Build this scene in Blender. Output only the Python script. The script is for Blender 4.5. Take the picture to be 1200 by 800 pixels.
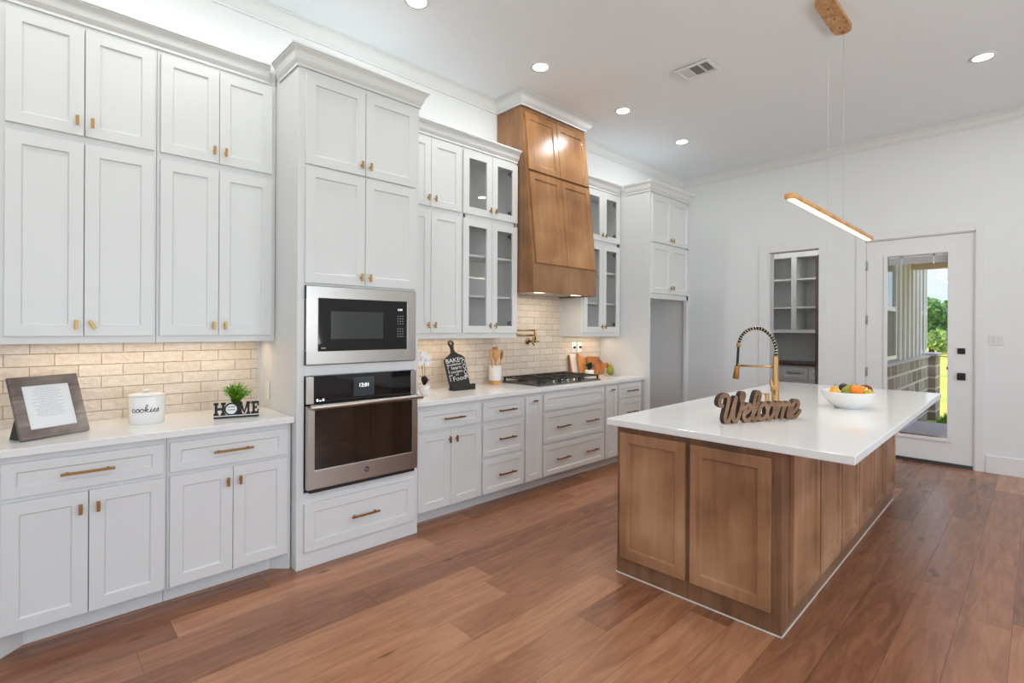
import bpy, bmesh, math, random
import numpy as np
from mathutils import Vector, Matrix
PI = math.pi
random.seed(7)
S = bpy.context.scene
for o in list(bpy.data.objects): bpy.data.objects.remove(o, do_unlink=True)
COL = S.collection
H = 1.435
# ---------------------------------------------------------------- camera
cam = bpy.data.cameras.new('camera'); co = bpy.data.objects.new('camera', cam); COL.objects.link(co)
yaw, roll = math.radians(46.13), math.radians(0.294)
fw = Vector((math.cos(yaw), math.sin(yaw), 0)); rr = Vector((math.sin(yaw), -math.cos(yaw), 0)); uu = Vector((0, 0, 1))
cr, sr = math.cos(roll), math.sin(roll)
rx, ux = cr*rr + sr*uu, -sr*rr + cr*uu
m = Matrix(((rx.x, ux.x, -fw.x, 0), (rx.y, ux.y, -fw.y, 0), (rx.z, ux.z, -fw.z, H), (0, 0, 0, 1)))
co.matrix_world = m
cam.sensor_width = 36; cam.lens = 595.5/1200*36; cam.shift_y = -15.87/1200; cam.clip_end = 500; cam.clip_start = 0.02
S.camera = co
# ---------------------------------------------------------------- colour management
S.view_settings.view_transform = 'Standard'; S.view_settings.look = 'None'
S.view_settings.gamma = 1; S.view_settings.exposure = 0.11; S.view_settings.use_curve_mapping = False
# light levels
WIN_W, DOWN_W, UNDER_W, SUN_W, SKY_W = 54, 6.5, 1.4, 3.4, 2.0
S.cycles.max_bounces = 12; S.cycles.diffuse_bounces = 6; S.cycles.glossy_bounces = 5; S.cycles.transparent_max_bounces = 16; S.cycles.sample_clamp_indirect = 5

def light(name, kind, loc, power, color=(1, 1, 1), rot=None, target=None, **kw):
    l = bpy.data.lights.new(name, kind); l.energy = power; l.color = color
    for k, v in kw.items(): setattr(l, k, v)
    o = bpy.data.objects.new(name, l); COL.objects.link(o); o.location = loc
    if rot: o.rotation_euler = rot
    if target is not None: o.rotation_euler = (Vector(target)-Vector(loc)).to_track_quat('-Z', 'Y').to_euler()
    return o

# world: daylight sky with soft clouds
W = bpy.data.worlds.new('sky'); S.world = W; W.use_nodes = True
nt = W.node_tree; nt.nodes.clear()
def N(nt, t, **kw):
    n = nt.nodes.new(t)
    for k, v in kw.items():
        if k.startswith('i_'):
            key = k[2:]; key = int(key) if key.isdigit() else key.replace('_', ' ')
            n.inputs[key].default_value = v
        else: setattr(n, k, v)
    return n
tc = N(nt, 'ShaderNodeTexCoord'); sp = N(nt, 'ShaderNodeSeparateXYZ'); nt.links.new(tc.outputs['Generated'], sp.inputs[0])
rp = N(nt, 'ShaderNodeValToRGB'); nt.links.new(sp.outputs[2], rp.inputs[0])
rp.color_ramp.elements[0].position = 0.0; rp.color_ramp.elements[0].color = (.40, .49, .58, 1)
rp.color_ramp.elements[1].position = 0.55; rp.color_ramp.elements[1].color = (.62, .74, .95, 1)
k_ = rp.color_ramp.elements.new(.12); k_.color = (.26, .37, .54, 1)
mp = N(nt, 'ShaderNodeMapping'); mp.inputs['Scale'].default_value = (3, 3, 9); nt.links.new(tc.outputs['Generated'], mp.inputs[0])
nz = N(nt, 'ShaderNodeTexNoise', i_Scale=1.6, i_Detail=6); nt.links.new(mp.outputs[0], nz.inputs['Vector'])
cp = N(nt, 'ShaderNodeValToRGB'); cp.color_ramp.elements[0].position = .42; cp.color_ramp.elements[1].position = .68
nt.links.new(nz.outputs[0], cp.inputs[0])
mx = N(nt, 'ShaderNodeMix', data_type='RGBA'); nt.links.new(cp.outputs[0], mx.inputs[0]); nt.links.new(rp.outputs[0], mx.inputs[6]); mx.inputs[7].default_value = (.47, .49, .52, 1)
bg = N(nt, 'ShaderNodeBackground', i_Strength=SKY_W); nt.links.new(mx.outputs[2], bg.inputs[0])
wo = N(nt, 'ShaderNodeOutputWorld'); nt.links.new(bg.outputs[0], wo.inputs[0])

light('sun', 'SUN', (12, 20, 30), SUN_W, (1, .96, .88), rot=(math.radians(-33), math.radians(18), 0), angle=.01)
# added daylight lamps, tilted up, inside unseen windows behind and right of the camera
YR, XF, CE, XB, YW = -4.4, -3.4, 3.60, 7.03, 3.67
WINR = [(-2.4, -.8), (.2, 1.8), (2.6, 4.2)]     # window openings in the right wall (x ranges)
WINF = [(-3.4, -1.8), (-1.0, .6)]               # window openings in the front wall (y ranges)
for a, b in WINR:
    light('window_fill', 'AREA', ((a+b)/2, YR+.35, 1.65), WIN_W*(.5 if a > 5 else 1), (.84, .95, 1.06), rot=(PI/2+.6, 0, 0), shape='RECTANGLE', size=b-a-.1, size_y=1.3)
for a, b in WINF:
    light('window_fill', 'AREA', (XF+.35, (a+b)/2, 1.65), WIN_W*.22, (.84, .95, 1.06), rot=(PI/2+.6, 0, -PI/2), shape='RECTANGLE', size=b-a-.1, size_y=1.3)

# ---------------------------------------------------------------- materials
MATS = {}
def newmat(name):
    m_ = bpy.data.materials.new(name); m_.use_nodes = True; n = m_.node_tree; n.nodes.clear()
    out = n.nodes.new('ShaderNodeOutputMaterial'); b = n.nodes.new('ShaderNodeBsdfPrincipled'); n.links.new(b.outputs[0], out.inputs[0])
    MATS[name] = m_; return m_, n, b
def simple(name, c, rough=.5, metal=0., bump=0., bscale=40., var=0., coat=0., spec=.5, emit=None, es=0., trans=0., sub=0., bstretch=(1, 1, 1)):
    m_, n, b = newmat(name)
    b.inputs['Base Color'].default_value = (*c, 1); b.inputs['Roughness'].default_value = rough; b.inputs['Metallic'].default_value = metal
    b.inputs['Coat Weight'].default_value = coat; b.inputs['Specular IOR Level'].default_value = spec; b.inputs['Transmission Weight'].default_value = trans
    b.inputs['Subsurface Weight'].default_value = sub
    tcn = N(n, 'ShaderNodeTexCoord'); mpn = N(n, 'ShaderNodeMapping'); mpn.inputs['Scale'].default_value = bstretch
    n.links.new(tcn.outputs['Object'], mpn.inputs[0])
    nz_ = N(n, 'ShaderNodeTexNoise', i_Scale=bscale, i_Detail=4); n.links.new(mpn.outputs[0], nz_.inputs['Vector'])
    if bump > 0:
        bp = N(n, 'ShaderNodeBump', i_Strength=bump, i_Distance=.002); n.links.new(nz_.outputs[0], bp.inputs['Height']); n.links.new(bp.outputs[0], b.inputs['Normal'])
    if var > 0:
        r = N(n, 'ShaderNodeValToRGB'); r.color_ramp.elements[0].position = .3; r.color_ramp.elements[1].position = .7
        r.color_ramp.elements[0].color = (*[v*(1-var) for v in c], 1); r.color_ramp.elements[1].color = (*[min(1, v*(1+var)) for v in c], 1)
        n.links.new(nz_.outputs[0], r.inputs[0]); n.links.new(r.outputs[0], b.inputs['Base Color'])
    if emit: b.inputs['Emission Color'].default_value = (*emit, 1); b.inputs['Emission Strength'].default_value = es
    return m_
def wood(name, dark, mid, lite, axis='z', rough=.4, scale=1., streak=1.):
    m_, n, b = newmat(name)
    st = {'x': (.9, 14, 14), 'y': (14, .9, 14), 'z': (14, 14, .9)}[axis]
    tcn = N(n, 'ShaderNodeTexCoord'); mpn = N(n, 'ShaderNodeMapping'); mpn.inputs['Scale'].default_value = [v*scale for v in st]
    n.links.new(tcn.outputs['Object'], mpn.inputs[0])
    a = N(n, 'ShaderNodeTexNoise', i_Scale=2.2, i_Detail=7, i_Roughness=.62, i_Distortion=.6); n.links.new(mpn.outputs[0], a.inputs['Vector'])
    c = N(n, 'ShaderNodeTexNoise', i_Scale=3.1*scale, i_Detail=3); n.links.new(tcn.outputs['Object'], c.inputs['Vector'])
    mxn = N(n, 'ShaderNodeMath', operation='MULTIPLY_ADD'); n.links.new(a.outputs[0], mxn.inputs[0]); mxn.inputs[1].default_value = .6*streak
    ml = N(n, 'ShaderNodeMath', operation='MULTIPLY_ADD'); n.links.new(c.outputs[0], ml.inputs[0]); ml.inputs[1].default_value = .75; ml.inputs[2].default_value = .5-.3*streak-.375
    n.links.new(ml.outputs[0], mxn.inputs[2])
    r = N(n, 'ShaderNodeValToRGB'); e = r.color_ramp.elements
    e[0].position = .32; e[0].color = (*dark, 1); e[1].position = .68; e[1].color = (*lite, 1); k = e.new(.5); k.color = (*mid, 1)
    n.links.new(mxn.outputs[0], r.inputs[0]); n.links.new(r.outputs[0], b.inputs['Base Color'])
    b.inputs['Roughness'].default_value = rough
    bp = N(n, 'ShaderNodeBump', i_Strength=.12, i_Distance=.001); n.links.new(a.outputs[0], bp.inputs['Height']); n.links.new(bp.outputs[0], b.inputs['Normal'])
    return m_

M_white = simple('cabinet_white_paint', (.705, .71, .712), .34, bump=.02, bscale=60)
M_int = simple('cabinet_inner_white', (.74, .74, .74), .5)
M_wall = simple('wall_paint', (.80, .81, .815), .6, bump=.05, bscale=200)
M_ceil = simple('ceiling_paint', (.86, .90, .93), .75, bump=.05, bscale=200)
M_trim = simple('trim_white_paint', (.80, .80, .80), .35)
M_quartz = simple('white_quartz', (.80, .80, .80), .12, var=.02, bscale=3)
M_gold = simple('brushed_gold', (.50, .315, .14), .34, 1., bump=.05, bscale=300)
M_kgold = simple('knob_brass', (.46, .28, .09), .42, 1.)
M_dgold = simple('aged_brass', (.36, .23, .09), .3, 1.)
M_bronze = simple('copper_brass', (.34, .17, .055), .40, 1.)
M_steel = simple('stainless_steel', (.50, .47, .44), .30, 1., bump=.08, bscale=30, bstretch=(1, 1, 60))
M_chrome = simple('polished_steel', (.75, .75, .75), .12, 1.)
M_blackgl = simple('black_glass', (.008, .008, .009), .04, 0, spec=.6)
M_ovengl = simple('tinted_oven_glass', (.022, .013, .010), .05, 0, spec=.6)
M_mwgl = simple('microwave_window_mesh', (.05, .055, .055), .12, 0, spec=.5)
M_black = simple('black_plastic', (.012, .012, .012), .4)
M_iron = simple('black_cast_iron', (.018, .018, .018), .45, 0, bump=.1)
M_grey = simple('dark_grey_metal', (.10, .10, .105), .4, .6)
M_hood = wood('hood_stained_maple', (.20, .085, .032), (.36, .170, .068), (.50, .265, .115), 'z', .26, .75, .42)
M_hoodb = wood('hood_body_maple', (.15, .065, .027), (.27, .13, .056), (.38, .20, .095), 'z', .25, .75, .5)
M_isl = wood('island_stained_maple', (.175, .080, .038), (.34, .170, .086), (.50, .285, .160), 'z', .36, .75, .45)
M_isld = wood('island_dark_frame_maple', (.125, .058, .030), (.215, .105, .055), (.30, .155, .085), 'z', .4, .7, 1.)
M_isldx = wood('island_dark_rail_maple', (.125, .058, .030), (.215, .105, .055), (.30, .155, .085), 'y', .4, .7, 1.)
M_greyw = wood('weathered_grey_wood', (.11, .085, .075), (.21, .168, .15), (.33, .28, .255), 'x', .65, 2.)
M_signw = wood('walnut_sign_face', (.11, .05, .022), (.20, .10, .048), (.30, .16, .08), 'x', .5, 3.)
M_signd = simple('walnut_sign_edge', (.035, .02, .013), .6)
M_oak = wood('light_oak', (.44, .20, .06), (.64, .32, .105), (.78, .44, .17), 'x', .45, 3.)
M_ashp = wood('canopy_oak', (.30, .13, .04), (.55, .28, .10), (.70, .40, .17), 'x', .45, 5.)
M_orangew = wood('orange_acacia', (.32, .10, .02), (.62, .24, .05), (.80, .38, .10), 'z', .35, 2.)
M_redw = wood('red_acacia', (.22, .06, .02), (.45, .14, .035), (.62, .24, .07), 'z', .35, 2.)
M_dkwood = wood('dark_walnut_top', (.05, .022, .015), (.085, .042, .03), (.13, .07, .05), 'y', .4, 1.)
M_paper = simple('printed_paper', (.78, .79, .80), .6)
M_ink = simple('black_ink', (.015, .015, .015), .5)
M_greyink = simple('grey_ink', (.50, .51, .52), .6)
M_ceramic = simple('white_ceramic', (.80, .79, .77), .22, bump=.02)
M_matt = simple('matt_white_ceramic', (.76, .74, .72), .45)
M_blackp = simple('black_painted_wood', (.014, .013, .012), .5)
M_whitep = simple('white_lettering', (.80, .80, .79), .5)
M_leaf = simple('fern_green', (.16, .38, .02), .45, var=.45, bscale=60)
M_leafd = simple('dark_leaf_green', (.02, .085, .02), .4, var=.4, bscale=60)
M_petal = simple('white_petal', (.84, .82, .84), .5, sub=.1)
M_pot = simple('pot_white', (.80, .80, .80), .35)
M_soil = simple('dark_soil', (.03, .02, .015), .9)
M_lampw = simple('lamp_lens', (1, 1, 1), .4, emit=(1, .97, .92), es=9)
M_pend = simple('pendant_diffuser', (1, .95, .85), .4, emit=(1, .86, .68), es=3.4)
M_pring = simple('pendant_glow_edge', (1, .85, .6), .4, emit=(1, .72, .38), es=1.1)
M_hoodl = simple('hood_lamp_lens', (1, .9, .7), .4, emit=(1, .80, .5), es=5)
M_disp = simple('white_display', (.9, .95, 1), .4, emit=(.85, .93, 1), es=1.3)
M_screen = simple('display_glass', (.05, .06, .065), .06)
M_apple = simple('red_apple_skin', (.22, .01, .025), .22, var=.4, bscale=14, bstretch=(3, 3, .5))
M_orange = simple('orange_peel', (.90, .23, .01), .4, bump=.3, bscale=300)
M_pear = simple('green_pear_skin', (.24, .26, .02), .4, var=.25, bscale=30)
M_pearg = simple('bright_pear_skin', (.27, .30, .012), .35, var=.12, bscale=20)
M_yellow = simple('yellow_pear_skin', (.80, .42, .03), .35, var=.2, bscale=20)
M_grape = simple('green_grape_skin', (.50, .56, .08), .25, var=.2, bscale=60)
M_plum = simple('dark_fig_skin', (.035, .015, .03), .35)
M_stem = simple('brown_stem', (.07, .035, .02), .7)
M_caulk = simple('white_caulk', (.72, .70, .66), .6)
M_shade = simple('raised_blind_slats', (.82, .82, .82), .5)
M_hinge = simple('satin_nickel_hinge', (.42, .42, .42), .35, .7)
M_concrete = simple('porch_concrete', (.42, .38, .42), .8, var=.08, bscale=6)
M_siding = simple('siding_lilac_grey', (.66, .64, .68), .7)
M_tan = simple('tan_soffit', (.62, .47, .34), .7, var=.08, bscale=3)
M_outgl = simple('outside_window_glass', (.25, .30, .36), .05, .3)
M_bark = simple('tree_bark', (.09, .06, .04), .9)
M_treel = simple('tree_foliage', (.16, .34, .08), .7, var=.55, bscale=3)
M_treel2 = simple('shrub_foliage', (.28, .42, .09), .7, var=.5, bscale=3)
M_blade = simple('grass_blades', (.13, .30, .025), .7, var=.4, bscale=8)
M_coil = simple('faucet_coil_spring', (.80, .70, .52), .2, 1.)

def glassmat(name, tint=(1, 1, 1), refl=.09):
    m_ = bpy.data.materials.new(name); m_.use_nodes = True; n = m_.node_tree; n.nodes.clear()
    out = n.nodes.new('ShaderNodeOutputMaterial'); t = N(n, 'ShaderNodeBsdfTransparent'); t.inputs[0].default_value = (*tint, 1)
    g = N(n, 'ShaderNodeBsdfGlossy', i_Roughness=.01); f = N(n, 'ShaderNodeLayerWeight', i_Blend=.5)
    pw = N(n, 'ShaderNodeMath', operation='POWER'); pw.inputs[1].default_value = 5; n.links.new(f.outputs['Facing'], pw.inputs[0])
    mu = N(n, 'ShaderNodeMath', operation='MULTIPLY_ADD'); mu.inputs[1].default_value = 1-refl; mu.inputs[2].default_value = refl
    n.links.new(pw.outputs[0], mu.inputs[0])
    x = N(n, 'ShaderNodeMixShader'); n.links.new(mu.outputs[0], x.inputs[0]); n.links.new(t.outputs[0], x.inputs[1]); n.links.new(g.outputs[0], x.inputs[2]); n.links.new(x.outputs[0], out.inputs[0])
    return m_
M_glass = glassmat('clear_door_glass', refl=.03); M_cabgl = glassmat('cabinet_glass', (.965, .965, .96), .04)

def floor_mat():
    m_, n, b = newmat('wide_plank_floor')
    L = n.links.new
    tcn = N(n, 'ShaderNodeTexCoord'); s = N(n, 'ShaderNodeSeparateXYZ'); L(tcn.outputs['Object'], s.inputs[0])
    def mth(op, a, b_=None, c=None):
        k = N(n, 'ShaderNodeMath', operation=op)
        for i, v in enumerate((a, b_, c)):
            if v is None: continue
            if isinstance(v, (int, float)): k.inputs[i].default_value = v
            else: L(v, k.inputs[i])
        return k.outputs[0]
    v = mth('DIVIDE', mth('ADD', s.outputs[1], -.09), .19)
    row = mth('FLOOR', v); fv = mth('FRACT', v)
    wn = N(n, 'ShaderNodeTexWhiteNoise', noise_dimensions='1D'); L(row, wn.inputs['W'])
    u = mth('ADD', mth('DIVIDE', s.outputs[0], 1.45), mth('MULTIPLY', wn.outputs[0], 9.7))
    iu = mth('FLOOR', u); fu = mth('FRACT', u)
    cv = N(n, 'ShaderNodeCombineXYZ'); L(row, cv.inputs[0]); L(iu, cv.inputs[1])
    w2 = N(n, 'ShaderNodeTexWhiteNoise', noise_dimensions='2D'); L(cv.outputs[0], w2.inputs['Vector'])
    # seams
    ev = mth('MINIMUM', fv, mth('SUBTRACT', 1, fv)); eu = mth('MINIMUM', fu, mth('SUBTRACT', 1, fu))
    seam = mth('MINIMUM', mth('DIVIDE', ev, .010), mth('DIVIDE', eu, .0014)); seam = mth('MINIMUM', seam, 1)
    # grain
    gx = N(n, 'ShaderNodeCombineXYZ')
    L(mth('ADD', mth('MULTIPLY', s.outputs[0], 1.1), mth('MULTIPLY', w2.outputs[0], 53)), gx.inputs[0])
    L(mth('ADD', mth('MULTIPLY', s.outputs[1], 9.), mth('MULTIPLY', w2.outputs[0], 31)), gx.inputs[1])
    g1 = N(n, 'ShaderNodeTexNoise', i_Scale=2.0, i_Detail=8, i_Roughness=.62, i_Distortion=1.3); L(gx.outputs[0], g1.inputs['Vector'])
    g2 = N(n, 'ShaderNodeTexNoise', i_Scale=16, i_Detail=4, i_Roughness=.7); L(gx.outputs[0], g2.inputs['Vector'])
    # knots
    kx = N(n, 'ShaderNodeCombineXYZ'); L(mth('ADD', mth('MULTIPLY', s.outputs[0], .75), mth('MULTIPLY', w2.outputs[0], 9)), kx.inputs[0]); L(mth('ADD', mth('MULTIPLY', s.outputs[1], 1.7), mth('MULTIPLY', w2.outputs[0], 17)), kx.inputs[1])
    vo = N(n, 'ShaderNodeTexVoronoi', i_Scale=2.7); L(kx.outputs[0], vo.inputs['Vector'])
    kn = N(n, 'ShaderNodeMapRange'); L(mth('ADD', vo.outputs['Distance'], mth('MULTIPLY', g1.outputs[0], .12)), kn.inputs[0]); kn.inputs[1].default_value = .07; kn.inputs[2].default_value = .17; kn.inputs[3].default_value = .28; kn.inputs[4].default_value = 1
    r = N(n, 'ShaderNodeValToRGB'); e = r.color_ramp.elements
    e[0].position = .22; e[0].color = (.17, .066, .033, 1); e[1].position = .8; e[1].color = (.50, .240, .130, 1); k = e.new(.5); k.color = (.315, .136, .071, 1)
    t = mth('ADD', mth('MULTIPLY', g1.outputs[0], .72), mth('MULTIPLY', g2.outputs[0], .16)); t = mth('ADD', t, mth('MULTIPLY', mth('SUBTRACT', w2.outputs[0], .5), .40)); t = mth('ADD', t, .05)
    L(t, r.inputs[0])
    m1 = N(n, 'ShaderNodeMix', data_type='RGBA', blend_type='MULTIPLY'); m1.inputs[0].default_value = 1; L(r.outputs[0], m1.inputs[6]); L(kn.outputs[0], m1.inputs[7])
    sm = N(n, 'ShaderNodeMapRange'); L(seam, sm.inputs[0]); sm.inputs[3].default_value = .38; sm.inputs[4].default_value = 1
    m2 = N(n, 'ShaderNodeMix', data_type='RGBA', blend_type='MULTIPLY'); m2.inputs[0].default_value = 1; L(m1.outputs[2], m2.inputs[6]); L(sm.outputs[0], m2.inputs[7])
    L(m2.outputs[2], b.inputs['Base Color'])
    b.inputs['Roughness'].default_value = .27; b.inputs['Specular IOR Level'].default_value = .5
    hh = mth('ADD', mth('MULTIPLY', seam, .6), mth('MULTIPLY', g1.outputs[0], .35))
    bp = N(n, 'ShaderNodeBump', i_Strength=.22, i_Distance=.002); L(hh, bp.inputs['Height']); L(bp.outputs[0], b.inputs['Normal'])
    return m_
M_floor = floor_mat()

def brick_mat(name, c1, c2, mortar, bw, rh, ms, ox, oz, axes=(0, 2), rough=.3, bump=.4, noiseamp=.5, nscale=9, mrough=.8):
    m_, n, b = newmat(name); L = n.links.new
    tcn = N(n, 'ShaderNodeTexCoord'); s = N(n, 'ShaderNodeSeparateXYZ'); L(tcn.outputs['Object'], s.inputs[0])
    ax = N(n, 'ShaderNodeMath', operation='SUBTRACT'); L(s.outputs[axes[0]], ax.inputs[0]); ax.inputs[1].default_value = ox
    az = N(n, 'ShaderNodeMath', operation='SUBTRACT'); L(s.outputs[axes[1]], az.inputs[0]); az.inputs[1].default_value = oz
    c = N(n, 'ShaderNodeCombineXYZ'); L(ax.outputs[0], c.inputs[0]); L(az.outputs[0], c.inputs[1])
    t = N(n, 'ShaderNodeTexBrick', offset=.5, offset_frequency=2, squash=1, i_Scale=1, i_Mortar_Size=ms, i_Mortar_Smooth=.3, i_Bias=0, i_Brick_Width=bw, i_Row_Height=rh)
    t.inputs['Color1'].default_value = (*c1, 1); t.inputs['Color2'].default_value = (*c2, 1); t.inputs['Mortar'].default_value = (*mortar, 1)
    L(c.outputs[0], t.inputs['Vector']); 
    nz_ = N(n, 'ShaderNodeTexNoise', i_Scale=nscale, i_Detail=3, i_Roughness=.6); L(c.outputs[0], nz_.inputs['Vector'])
    mx_ = N(n, 'ShaderNodeMix', data_type='RGBA', blend_type='MULTIPLY'); mx_.inputs[0].default_value = noiseamp
    gr = N(n, 'ShaderNodeMapRange'); L(nz_.outputs[0], gr.inputs[0]); gr.inputs[1].default_value = .3; gr.inputs[2].default_value = .7; gr.inputs[3].default_value = .72; gr.inputs[4].default_value = 1.1
    L(t.outputs[0], mx_.inputs[6]); L(gr.outputs[0], mx_.inputs[7]); L(mx_.outputs[2], b.inputs['Base Color'])
    ro = N(n, 'ShaderNodeMapRange'); L(t.outputs['Fac'], ro.inputs[0]); ro.inputs[3].default_value = rough; ro.inputs[4].default_value = mrough; L(ro.outputs[0], b.inputs['Roughness'])
    hm = N(n, 'ShaderNodeMath', operation='MULTIPLY_ADD'); L(t.outputs['Fac'], hm.inputs[0]); hm.inputs[1].default_value = -1.; L(nz_.outputs[0], hm.inputs[2])
    bp = N(n, 'ShaderNodeBump', i_Strength=bump, i_Distance=.006); L(hm.outputs[0], bp.inputs['Height']); L(bp.outputs[0], b.inputs['Normal'])
    return m_
M_tile = brick_mat('glazed_cream_tile', (.70, .61, .52), (.63, .535, .445), (.40, .30, .21), .1955, .0655, .0022, .121, .891, rough=.10, bump=.7, nscale=30, noiseamp=.35)
M_brick = brick_mat('taupe_brick', (.42, .35, .33), (.20, .165, .16), (.66, .60, .58), .46, .20, .02, 0, 0, rough=.85, bump=.5, nscale=5)

def lawn_mat():
    m_, n, b = newmat('lawn'); L = n.links.new
    tcn = N(n, 'ShaderNodeTexCoord'); a = N(n, 'ShaderNodeTexNoise', i_Scale=.5, i_Detail=9, i_Roughness=.7); L(tcn.outputs['Object'], a.inputs['Vector'])
    r = N(n, 'ShaderNodeValToRGB'); e = r.color_ramp.elements; e[0].position = .35; e[0].color = (.30, .40, .03, 1); e[1].position = .62; e[1].color = (.66, .58, .10, 1)
    L(a.outputs[0], r.inputs[0]); L(r.outputs[0], b.inputs['Base Color']); b.inputs['Roughness'].default_value = .9
    return m_
M_lawn = lawn_mat()

# ---------------------------------------------------------------- mesh helpers
class MB:
    def __init__(s): s.bm = bmesh.new(); s.mats = []; s.cur = 0; s.T = Matrix()
    def mat(s, m_):
        if m_ not in s.mats: s.mats.append(m_)
        s.cur = s.mats.index(m_); return s
    def add(s, vs, fs, smooth=False):
        V = [s.bm.verts.new(s.T @ Vector(v)) for v in vs]
        for f in fs:
            try:
                q = s.bm.faces.new([V[i] for i in f]); q.material_index = s.cur; q.smooth = smooth
            except ValueError: pass
        return s
    def box(s, x0, x1, y0, y1, z0, z1):
        v = [(x, y, z) for x in (x0, x1) for y in (y0, y1) for z in (z0, z1)]
        return s.add(v, [(0, 1, 3, 2), (4, 6, 7, 5), (0, 4, 5, 1), (2, 3, 7, 6), (0, 2, 6, 4), (1, 5, 7, 3)])
    def prism(s, pts, a0, a1, axis='x', smooth=False):
        """extrude a polygon along an axis; pts are the other two coordinates in order"""
        n = len(pts); f = {'x': lambda p, a: (a, p[0], p[1]), 'y': lambda p, a: (p[0], a, p[1]), 'z': lambda p, a: (p[0], p[1], a)}[axis]
        v = [f(p, a0) for p in pts]+[f(p, a1) for p in pts]
        return s.add(v, [tuple(range(n)), tuple(range(2*n-1, n-1, -1))]+[(i, (i+1) % n, n+(i+1) % n, n+i) for i in range(n)], smooth)
    def lathe(s, prof, cx=0, cy=0, seg=32, sx=1, sy=1, smooth=True, cap=True):
        vs = []; fs = []
        for r, z in prof:
            for k in range(seg):
                a = 2*PI*k/seg; vs.append((cx+r*sx*math.cos(a), cy+r*sy*math.sin(a), z))
        for i in range(len(prof)-1):
            for k in range(seg):
                k2 = (k+1) % seg; fs.append((i*seg+k, i*seg+k2, (i+1)*seg+k2, (i+1)*seg+k))
        if cap: fs.append(tuple(range(seg-1, -1, -1))); fs.append(tuple((len(prof)-1)*seg+k for k in range(seg)))
        return s.add(vs, fs, smooth)
    def tube(s, pts, r, seg=10, closed=False, smooth=True, cap=True):
        pts = [Vector(p) for p in pts]; n = len(pts); rs = r if isinstance(r, (list, tuple)) else [r]*n
        vs = []; fs = []; up = None
        for i, p in enumerate(pts):
            if closed: d = pts[(i+1) % n]-pts[i-1]
            else: d = pts[min(i+1, n-1)]-pts[max(i-1, 0)]
            d.normalize()
            if up is None: up = Vector((0, 0, 1)) if abs(d.z) < .9 else Vector((1, 0, 0))
            a = d.cross(up).normalized(); b = a.cross(d).normalized(); up = b
            for k in range(seg):
                t = 2*PI*k/seg; vs.append(p+rs[i]*(math.cos(t)*a+math.sin(t)*b))
        for i in range(n if closed else n-1):
            j = (i+1) % n
            for k in range(seg):
                k2 = (k+1) % seg; fs.append((i*seg+k, i*seg+k2, j*seg+k2, j*seg+k))
        if cap and not closed: fs.append(tuple(range(seg-1, -1, -1))); fs.append(tuple((n-1)*seg+k for k in range(seg)))
        return s.add(vs, fs, smooth)
    def cyl(s, p0, p1, r, seg=16): return s.tube([p0, p1], r, seg)
    def ball(s, c, r, seg=20, rings=12, sc=(1, 1, 1), rot=None):
        vs = []; fs = []
        R = rot or Matrix()
        for i in range(rings+1):
            ph = PI*i/rings
            for k in range(seg):
                a = 2*PI*k/seg; v = Vector((math.sin(ph)*math.cos(a)*sc[0], math.sin(ph)*math.sin(a)*sc[1], math.cos(ph)*sc[2]))*r
                vs.append(Vector(c)+(R @ v))
        for i in range(rings):
            for k in range(seg):
                k2 = (k+1) % seg; fs.append((i*seg+k, (i+1)*seg+k, (i+1)*seg+k2, i*seg+k2))
        return s.add(vs, fs, True)
    def panel(s, x0, x1, z0, z1, y0=-.02, y1=0., fr=.057, frz=None, rec=.009, slope=.004):
        """recessed-panel (shaker) front facing -y, one closed surface"""
        frz = frz or fr
        def R(a, b, c, d, y): return [(a, y, c), (b, y, c), (b, y, d), (a, y, d)]
        v = R(x0, x1, z0, z1, y0)+R(x0+fr, x1-fr, z0+frz, z1-frz, y0)+R(x0+fr+slope, x1-fr-slope, z0+frz+slope, z1-frz-slope, y0+rec)+R(x0, x1, z0, z1, y1)
        f = [(0, 1, 5, 4), (1, 2, 6, 5), (2, 3, 7, 6), (3, 0, 4, 7)]+[(4+i, 4+(i+1) % 4, 8+(i+1) % 4, 8+i) for i in range(4)]+[(8, 9, 10, 11)]
        f += [(i, 12+i, 12+(i+1) % 4, (i+1) % 4) for i in range(4)]+[(15, 14, 13, 12)]
        return s.add(v, f)
    def ring(s, x0, x1, z0, z1, y0, y1, fr, frz=None, frt=None):
        frz = frz or fr; frt = frt or frz
        def R(a, b, c, d, y): return [(a, y, c), (b, y, c), (b, y, d), (a, y, d)]
        v = R(x0, x1, z0, z1, y0)+R(x0+fr, x1-fr, z0+frz, z1-frt, y0)+R(x0+fr, x1-fr, z0+frz, z1-frt, y1)+R(x0, x1, z0, z1, y1)
        f = []
        for i in range(4):
            j = (i+1) % 4
            f += [(i, j, 4+j, 4+i), (4+i, 4+j, 8+j, 8+i), (8+i, 8+j, 12+j, 12+i), (12+i, 12+j, j, i)]
        return s.add(v, f)
    def build(s, name, mat=None, parent=None, bevel=0., seg=2, loc=None):
        bmesh.ops.recalc_face_normals(s.bm, faces=s.bm.faces[:])
        me = bpy.data.meshes.new(name); s.bm.to_mesh(me); s.bm.free()
        for x in (s.mats if s.mats else [mat]): me.materials.append(x)
        o = bpy.data.objects.new(name, me); COL.objects.link(o)
        if parent: o.parent = parent
        if loc: o.location = loc
        if bevel > 0:
            b = o.modifiers.new('bevel', 'BEVEL'); b.width = bevel; b.segments = seg; b.limit_method = 'ANGLE'; b.angle_limit = math.radians(50)
        return o
def thing(name, label, cat, loc=(0, 0, 0), rotz=0, group=None):
    o = bpy.data.objects.new(name, None); COL.objects.link(o); o.location = loc; o.rotation_euler = (0, 0, rotz); o.empty_display_size = .1
    o['label'] = label; o['category'] = cat
    if group: o['group'] = group
    return o
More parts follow.
